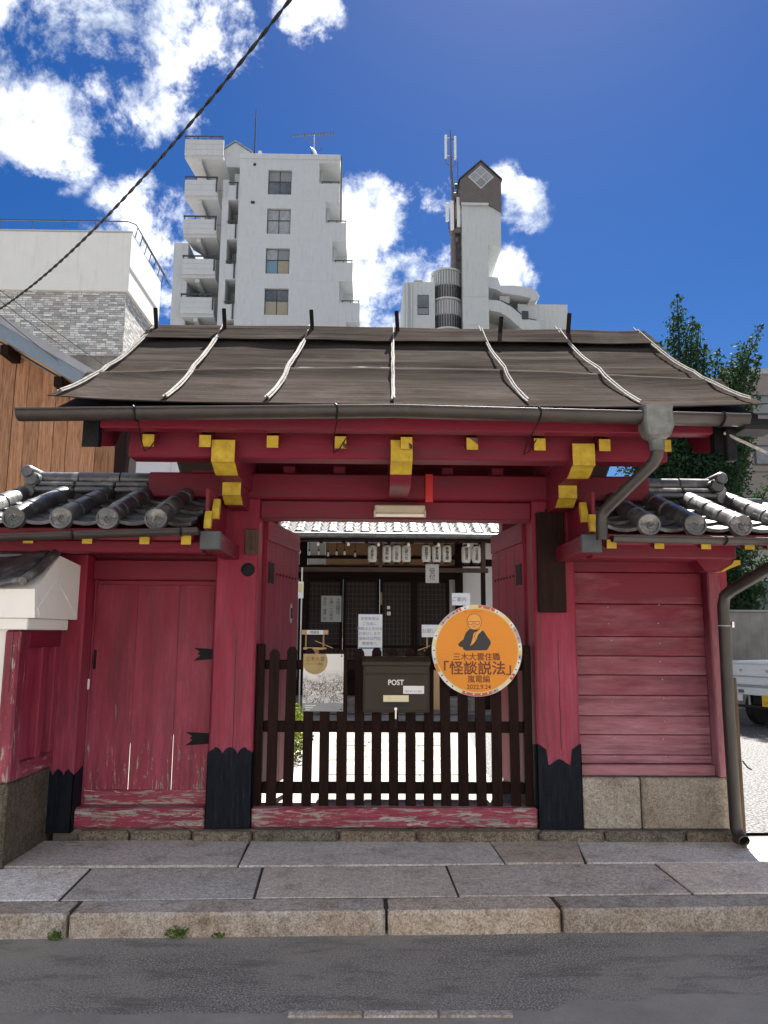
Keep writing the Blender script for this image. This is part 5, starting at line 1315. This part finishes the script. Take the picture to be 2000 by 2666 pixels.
# ================================================================== right tower
rt_ = empty('antenna_tower_block', (8, 60, 0), 'white stair tower with dark gabled cap and diamond window', 'building')
RY = 55.0
box('shaft', 6.85, 8.82, RY, RY+5, 0, 34.5, 'tower2', rt_, 0)
for z in (26.9, 24.6): box('joint', 6.87, 8.80, RY-0.012, RY-0.001, z-0.03, z+0.03, 'towergrey', rt_, 0)
# overhanging head with a sloping underside
v = [(8.82, RY, 34.4), (9.85, RY, 33.9), (9.85, RY, 30.85), (8.82, RY, 31.35), (8.82, RY+5, 34.4), (9.85, RY+5, 33.9), (9.3, RY+5, 29.0), (8.82, RY+5, 29.0)]
fixn(mesh('overhang', v, [[0, 1, 2, 3], [4, 7, 6, 5], [0, 4, 5, 1], [1, 5, 6, 2], [2, 6, 7, 3], [0, 3, 7, 4]], 'tower2', rt_))
cap = extrude('gabled_cap', [(6.70, 34.52), (8.75, 34.52), (9.90, 33.75), (9.90, 36.45), (8.35, 37.96), (6.70, 36.4)], 'y', RY-0.15, RY+5.2, 'umber', rt_)
for a_, b_ in (((6.6, 36.36), (8.35, 38.0)), ((8.35, 38.0), (9.98, 36.42))): extrude('cap_roof', [a_, b_, (b_[0], b_[1]+0.12), (a_[0], a_[1]+0.12)], 'y', RY-0.25, RY+5.3, 'rail', cap)
dc = (8.33, 36.68); dw = extrude('diamond_window', [(dc[0], dc[1]+0.98), (dc[0]+1.0, dc[1]), (dc[0], dc[1]-1.0), (dc[0]-1.0, dc[1])], 'y', RY-0.19, RY-0.155, 'tower', cap)
for qx, qz in ((0, 0.47), (0, -0.47), (0.47, 0), (-0.47, 0)):
    extrude('pane', [(dc[0]+qx, dc[1]+qz+0.42), (dc[0]+qx+0.42, dc[1]+qz), (dc[0]+qx, dc[1]+qz-0.42), (dc[0]+qx-0.42, dc[1]+qz)], 'y', RY-0.21, RY-0.191, 'blind' if qz < 0 else 'curtain', dw)
box('cap_ledge', 6.78, 8.9, RY-0.2, RY-0.151, 34.3, 34.5, 'tower2', rt_, 0)
# louvred round stair
sc = (5.75, RY+1.4); 
lathe('stair_core', [(1.0, 0), (1.0, 29.2)], (sc[0], sc[1], 0), 'towergrey', rt_, 24)
for tier, (z0, z1, m) in enumerate(((28.05, 29.15, 'tower2'), (27.0, 28.0, 'rail'), (25.65, 26.75, 'tower2'), (24.55, 25.6, 'rail'), (22.5, 24.4, 'tower2'))):
    for k in range(17):
        a_ = R(185+k*10.5); cx, cy = sc[0]+1.12*math.cos(a_), sc[1]+1.12*math.sin(a_)
        box('louvre', -0.045, 0.045, -0.03, 0.03, z0, z1, m if (k+tier) % 3 or m == 'rail' else 'towergrey', rt_, 0, Matrix.Translation((cx, cy, 0))@Matrix.Rotation(a_+R(90), 4, 'Z'))
for z in (29.2, 26.85, 24.45): lathe('landing', [(1.22, 0), (1.22, 0.12)], (sc[0], sc[1], z), 'tower2', rt_, 24)
# low left part
box('annex', 2.35, 4.75, RY+0.3, RY+8, 0, 28.15, 'tower2', rt_, 0)
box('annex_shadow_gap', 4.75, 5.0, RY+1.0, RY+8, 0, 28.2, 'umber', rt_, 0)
for z in (27.1, 24.2): 
    w = box('window', 3.42, 4.28, RY+0.27, RY+0.299, z-1.6, z, 'rail', rt_, 0); box('pane', 3.46, 4.24, RY+0.25, RY+0.269, z-1.0, z-0.05, 'pane', w, 0); box('pane', 3.46, 4.24, RY+0.25, RY+0.269, z-1.55, z-1.1, 'blind', w, 0)
for x in (2.62, 2.95): tube('drain_pipe', [(x, RY+0.2, 0), (x, RY+0.2, 28.0)], 0.07, 'tower', rt_, 8)
box('roof_tank', 3.3, 4.0, RY+3, RY+4, 28.15, 29.6, 'curtaintan', rt_, 0); box('roof_unit', 4.5, 4.85, RY+1, RY+1.4, 28.5, 28.9, 'panelgrey', rt_, 0)
box('flue_stack', 6.15, 6.83, RY+0.8, RY+2, 28.0, 33.2, 'umber', rt_, 0)
# open stair with solid balustrades on the right
box('stair_wing_back', 8.82, 12.0, RY+2.5, RY+6, 0, 27.4, 'tower2', rt_, 0)
box('end_block', 11.2, 15.05, RY+0.9, RY+8, 0, 26.75, 'tower2', rt_, 0)
box('end_block_joint', 12.6, 15.03, RY+0.885, RY+0.899, 24.0, 24.05, 'towergrey', rt_, 0)
for dz in (0.0, -2.95, -5.9):
    st_ = extrude('stair_balustrade', [(8.83, 25.9+dz), (9.7, 25.75+dz), (10.4, 25.3+dz), (11.6, 24.15+dz), (12.75, 24.1+dz), (12.75, 25.1+dz), (11.75, 25.2+dz), (10.5, 26.25+dz), (9.6, 26.7+dz), (8.83, 26.75+dz)], 'y', RY+0.2, RY+0.4, 'tower2', rt_)
    extrude('stair_soffit', [(8.83, 25.9+dz), (9.7, 25.75+dz), (10.4, 25.3+dz), (11.6, 24.15+dz), (11.6, 24.4+dz), (10.4, 25.6+dz), (9.7, 26.0+dz), (8.83, 26.1+dz)], 'y', RY+0.401, RY+2.49, 'tower2', rt_)
    tube('handrail', [(9.8, RY+0.3, 26.75+dz), (10.5, RY+0.3, 26.4+dz), (11.7, RY+0.3, 25.35+dz), (12.5, RY+0.3, 25.2+dz)], 0.035, 'rail', st_, 6)
    box('landing_shade', 9.75, 10.5, RY+0.5, RY+2.4, 26.65+dz, 27.2+dz, 'towergrey', rt_, 0)
box('wall_box', 11.35, 11.85, RY+0.1, RY+0.199, 25.2, 25.85, 'rail', rt_, 0.02)
cur = [(8.83, 28.6), (9.55, 28.55), (9.75, 27.9), (10.9, 27.9), (12.0, 27.75), (12.6, 27.4), (12.75, 27.05), (12.5, 26.75), (11.9, 26.65), (12.1, 26.9), (11.2, 27.1), (9.9, 27.3), (9.4, 27.6), (8.83, 27.7)]
extrude('curved_canopy', cur, 'y', RY+0.15, RY+2.4, 'tower', rt_)
# mast with panel antennas
ms = empty('mobile_mast', (6.2, RY+0.5, 29.0), 'grey mobile phone mast with panel antennas beside the stair tower', 'mast')
tube('pole', [(6.30, RY+0.5, 29.2), (6.25, RY+0.5, 35), (6.08, RY+0.5, 38), (6.06, RY+0.5, 41.1)], [0.16, 0.13, 0.09, 0.04], 'umber', ms, 8)
for x, z0, z1 in ((5.68, 38.6, 40.6), (6.42, 38.5, 40.5)):
    box('panel_antenna', x-0.09, x+0.09, RY+0.35, RY+0.55, z0, z1, 'panelgrey', ms, 0.03)
    for z in (z0+0.25, z1-0.2): tube('panel_arm', [(x, RY+0.5, z), (6.06, RY+0.5, z)], 0.035, 'umber', ms, 5)
    tube('feeder', [(x, RY+0.45, z0), (x, RY+0.45, z0-0.4), (6.08, RY+0.45, z0-0.7)], 0.03, 'umber', ms, 5)
for x, z0, z1 in ((5.75, 33.2, 34.7), (6.62, 32.7, 35.2), (6.12, 32.5, 34.9)):
    box('panel_antenna', x-0.13, x+0.13, RY+0.2, RY+0.45, z0, z1, 'panelgrey', ms, 0.03)
tube('feeder', [(5.85, RY+0.4, 33.2), (5.9, RY+0.4, 32.2), (6.25, RY+0.4, 31.9)], 0.05, 'umber', ms, 6)
for k in range(9): box('junction_box', 6.2+0.5*random.random(), 6.45+0.35*random.random()+0.1, RY+0.25, RY+0.49, 30.0+k*0.75, 30.35+k*0.75, random.choice(['umber', 'rail', 'towergrey']), ms, 0.02)
tube('lightning_rod', [(6.62, RY+0.5, 35.4), (6.62, RY+0.5, 38.4)], 0.025, 'rail', ms, 5)

# ================================================================== right background
rb = empty('brown_tiled_building', (21, 42, 0), 'low brown tiled building behind the tree', 'building')
box('wall', 19.2, 34, 40, 52, 0, 15.7, 'brick', rb, 0); box('parapet', 19.1, 34.1, 39.9, 40.1, 15.71, 16.0, 'greymetal', rb, 0)
for k in range(5):
    box('course_line', 19.2, 34, 39.985, 39.999, 9+k*1.2, 9.08+k*1.2, 'umber', rb, 0)
for x in (20.6,):
    for z in (10.6, 13.4): w = box('window', x, x+1.6, 39.95, 39.98, z, z+1.1, 'rail', rb, 0); box('pane', x+0.08, x+1.52, 39.93, 39.949, z+0.08, z+1.02, 'pane', w, 0)
cw = empty('concrete_wall', (8, 15.3, 0.13), 'mottled grey concrete wall behind the white truck', 'wall')
box('wall', 4.4, 14, 15.2, 15.4, 0.13, 2.02, 'concrete', cw, 0.01); box('coping', 4.4, 14, 15.17, 15.43, 2.021, 2.06, 'gutter_concrete', cw, 0.005)
bh = empty('grey_tiled_house', (11, 22, 0), 'grey tiled house roof beyond the concrete wall', 'house')
extrude('roof', [(20, 4.0), (22.5, 5.0), (25, 4.0), (25, 3.85), (20, 3.85)], 'x', 7.0, 16, 'tile', bh); box('wall', 7.3, 15.7, 20.3, 24.7, 0, 3.84, 'towergrey', bh, 0)
for k in range(4): w = box('window', 8+k*1.8, 9+k*1.8, 20.25, 20.29, 2.0, 3.0, 'rail', bh, 0); box('pane', 8.05+k*1.8, 8.95+k*1.8, 20.23, 20.249, 2.05, 2.95, 'pane', w, 0)
# truck
TM = Matrix.Translation((6.15, 12.0, 0.134))@Matrix.Rotation(R(-60), 4, 'Z')      # local: +y forward, +x right, rear at y=0
tk = empty('light_truck', (7.2, 12.6, 0.13), 'small white flatbed truck parked behind the gate', 'truck')
box('bed_floor', -0.70, 0.70, 0.02, 1.94, 0.62, 0.68, 'truckgrey', tk, 0.004, TM)
tg = box('tailgate', -0.70, 0.70, 0.0, 0.03, 0.66, 1.02, 'truckwhite', tk, 0.006, TM)
box('gate_lip', -0.70, 0.70, -0.018, 0.0, 0.985, 1.025, 'truckwhite', tg, 0.004, TM)
box('gate_lip', -0.70, 0.70, -0.012, 0.0, 0.78, 0.80, 'truckgrey', tg, 0.003, TM)
for x in (-0.45, 0.0, 0.45): box('hinge', x-0.02, x+0.02, -0.022, -0.0125, 0.86, 0.90, 'truckgrey', tg, 0.003, TM)
for s_ in (-1, 1): box('bed_side', min(s_*0.70, s_*0.67), max(s_*0.70, s_*0.67), 0.031, 1.94, 0.681, 1.02, 'truckwhite', tk, 0.006, TM)
box('rear_crossmember', -0.70, 0.70, 0.0, 0.10, 0.50, 0.615, 'truckwhite', tk, 0.006, TM)
for x in (0.48,):
    box('tail_light', x-0.12, x+0.12, -0.02, -0.001, 0.525, 0.59, 'redlens', tk, 0.004, TM)
box('reflector', -0.52, -0.42, -0.012, -0.001, 0.53, 0.58, 'zinc', tk, 0.01, TM)
box('lamp_bracket', -0.68, -0.45, -0.012, -0.001, 0.40, 0.499, 'truckwhite', tk, 0.004, TM)
pt = box('number_plate', -0.11, 0.22, -0.03, -0.022, 0.34, 0.505, 'plateyellow', tk, 0.003, TM)
text('lettering', 'い 11-07', 0.055, -0.0305, 0.40, 0.075, 'ink', pt, M=TM)
box('chassis', -0.35, 0.35, 0.1, 3.2, 0.36, 0.50, 'rubber', tk, 0.01, TM)
box('rear_bumper_bar', -0.62, 0.62, 0.04, 0.09, 0.30, 0.34, 'rubber', tk, 0.005, TM)
for s_ in (-1, 1):
    for y in (0.62, 2.75):
        wl_ = lathe('wheel', [(0.16, -0.07), (0.255, -0.07), (0.27, -0.04), (0.27, 0.04), (0.255, 0.07), (0.16, 0.07)], (s_*0.6, y, 0.27), 'rubber', tk, 24, 'x', M=TM)
        lathe('rim', [(0.155, -0.05), (0.155, 0.05)], (s_*0.6, y, 0.27), 'truckgrey', wl_, 18, 'x', M=TM)
    tube('mudflap_stay', [TM@Vector((s_*0.42, 0.12, 0.5)), TM@Vector((s_*0.42, 0.12, 0.3))], 0.02, 'truckgrey', tk, 8)
extrude('cab', [(2.0, 0.55), (3.35, 0.55), (3.38, 1.0), (3.05, 1.72), (2.08, 1.78), (2.0, 1.70)], 'x', -0.70, 0.70, 'truckwhite', tk, 0.03, M=TM)
box('rear_window', -0.5, 0.5, 1.985, 1.999, 1.15, 1.60, 'pane', tk, 0.01, TM)
# tree and bush behind the right wing
rng = random.Random(12)
tr = empty('evergreen_tree', (6.3, 16.8, 0.13), 'dense dark green tree with upright leafy spires behind the right wing', 'tree')
tube('trunk', [(6.3, 16.8, 0.13), (6.25, 16.8, 2.0), (6.35, 16.75, 4.5), (6.55, 16.7, 8.2)], [0.16, 0.13, 0.09, 0.02], 'bark', tr, 8)
tips = [(7.10, 9.42, 0.0), (7.62, 8.75, 0.1), (6.30, 8.25, -0.1), (6.72, 8.3, 0.2), (8.05, 8.1, 0.1), (8.7, 8.3, 0.0), (9.15, 8.75, 0.2), (8.5, 7.6, -0.2), (5.95, 7.6, 0.0), (8.9, 7.4, 0.3), (7.3, 8.7, -0.3), (5.6, 6.4, 0.2), (8.9, 6.4, 0.2), (9.1, 5.2, 0.1), (5.4, 5.0, 0.0), (8.7, 4.2, 0.0), (5.6, 3.6, -0.2), (9.0, 3.3, 0.2), (8.6, 2.6, -0.2), (7.2, 3.0, -0.7), (6.6, 5.0, -0.8), (7.9, 5.2, -0.9), (7.3, 6.6, -0.7), (5.9, 2.5, -0.4), (7.6, 8.1, -0.2), (8.1, 7.7, 0.1), (8.5, 7.2, 0.0), (7.0, 8.6, 0.1), (6.5, 7.7, -0.2), (7.9, 7.0, -0.4), (8.4, 6.2, -0.4), (7.3, 7.6, 0.2), (6.2, 7.0, 0.1), (9.0, 7.9, 0.1)]
blobs = []
for k, (tx, tz, ty) in enumerate(tips):
    b0 = Vector((6.9+0.25*(tx-6.9), 16.8, max(1.8, tz-3.2+0.3*rng.random()))); tip = Vector((tx, 16.8+ty, tz))
    tube('limb', [b0, b0.lerp(tip, 0.55)+Vector((0.05, 0, -0.1)), tip], [0.05, 0.03, 0.008], 'bark', tr, 5)
    for q in range(24):
        t = 0.08+0.92*q/23; p = b0.lerp(tip, t); r = 0.85*(1-t)**0.8+0.045
        blobs.append((p.x+rng.gauss(0, 0.12*(1-t)+0.015), p.y+rng.gauss(0, 0.15*(1-t)), p.z+rng.gauss(0, 0.05), r*rng.uniform(0.55, 1.15), r*0.9, r*rng.uniform(0.7, 1.3)))
V, F = [], []
for (cx, cy, cz, rx, ry, rz) in blobs:
    for _ in range(int(12+480*rx*rx)):
        d = Vector((rng.gauss(0, 1), rng.gauss(0, 1), rng.gauss(0, 1))).normalized()*(rng.random()**0.5)
        p = Vector((cx+d.x*rx, cy+d.y*ry, cz+d.z*rz))
        a_ = Vector((rng.gauss(0, 1), rng.gauss(0, 1), rng.gauss(0, 1)+0.4)).normalized(); b_ = a_.cross(Vector((rng.gauss(0, 1), rng.gauss(0, 1), rng.gauss(0, 1)))).normalized()
        s_ = 0.045*rng.uniform(0.6, 1.35); i = len(V)
        V += [p-a_*s_, p+b_*s_*0.5, p+a_*s_, p-b_*s_*0.5]; F.append([i, i+1, i+2, i+3])
mesh('crown', V, F, 'leaf', tr)

# ================================================================== overhead cables
def cable(name, A, B, sag, r, label, strands=1, M_=None, n=60):
    A, B = Vector(A), Vector(B); pts = []
    for k in range(n+1):
        t = k/n; p = A.lerp(B, t); p.z -= sag*4*t*(1-t); pts.append(p)
    if strands == 1:
        o = tube(name, pts, r, 'cable', None, 6); return tag(o, label, 'cable')
    e = empty(name, A, label, 'cable'); d = (B-A).normalized(); s = d.cross(Vector((0, 0, 1))).normalized(); u = s.cross(d); Ln = (B-A).length
    m = int(Ln/0.035)
    for q in range(strands):
        pp = []
        for k in range(m+1):
            t = k/m; p = A.lerp(B, t); p.z -= sag*4*t*(1-t); a_ = t*Ln/0.26*2*math.pi+q*2*math.pi/strands
            pp.append(p+(s*math.cos(a_)+u*math.sin(a_))*r*0.95)
        tube('strand', pp, r, 'cable', e, 6)
    return e
cable('overhead_cable', (-4.93, 8.95, 5.19), (0.31, 3.25, 5.69), 0.46, 0.0068, 'thick black twisted cable crossing the sky', 2)
cable('thin_wire', (-4.6, 8.1, 5.42), (-3.6, 8.5, 4.62), 0.03, 0.005, 'thin black wire sagging lowest across the metal verge')
cable('thin_wire', (-4.9, 8.0, 5.75), (-3.449, 8.5, 4.713), 0.02, 0.004, 'thin black wire, middle of three before the slate band')
cable('thin_wire', (-4.9, 8.0, 5.85), (-3.0, 8.5, 4.52), 0.02, 0.004, 'thin black wire reaching furthest along the verge')
# ================================================================== weeds at the kerb and a scrap of wood
for i, (x, y, n, h) in enumerate(((-1.59, 4.235, 70, 0.035), (-0.98, 4.262, 130, 0.05), (-0.76, 4.27, 40, 0.02))):
    wd = empty('kerb_weed', (x, y, 0), ('small weed at the foot of the kerb by its left joint', 'largest green weed tuft at the foot of the kerb', 'tiny weed sprig at the foot of the kerb')[i], 'weed')
    leaf_cloud('leaves', [(x, y, h*0.6, 0.045+0.02*(i == 1), 0.02, h*0.7)], n, 0.010, 'weed', wd, rng); tube('stalk', [(x, y, 0), (x+0.005, y, h)], 0.002, 'weed', wd, 4)
ws = box('wood_scrap', -0.055, 0.055, -0.012, 0.012, 0, 0.012, 'grey_x', None, 0.003, Matrix.Translation((-1.98, 5.52, 0.1285))@Matrix.Rotation(R(-8), 4, 'Z'))
tag(ws, 'small scrap of grey wood lying by the black post foot', 'wood scrap')
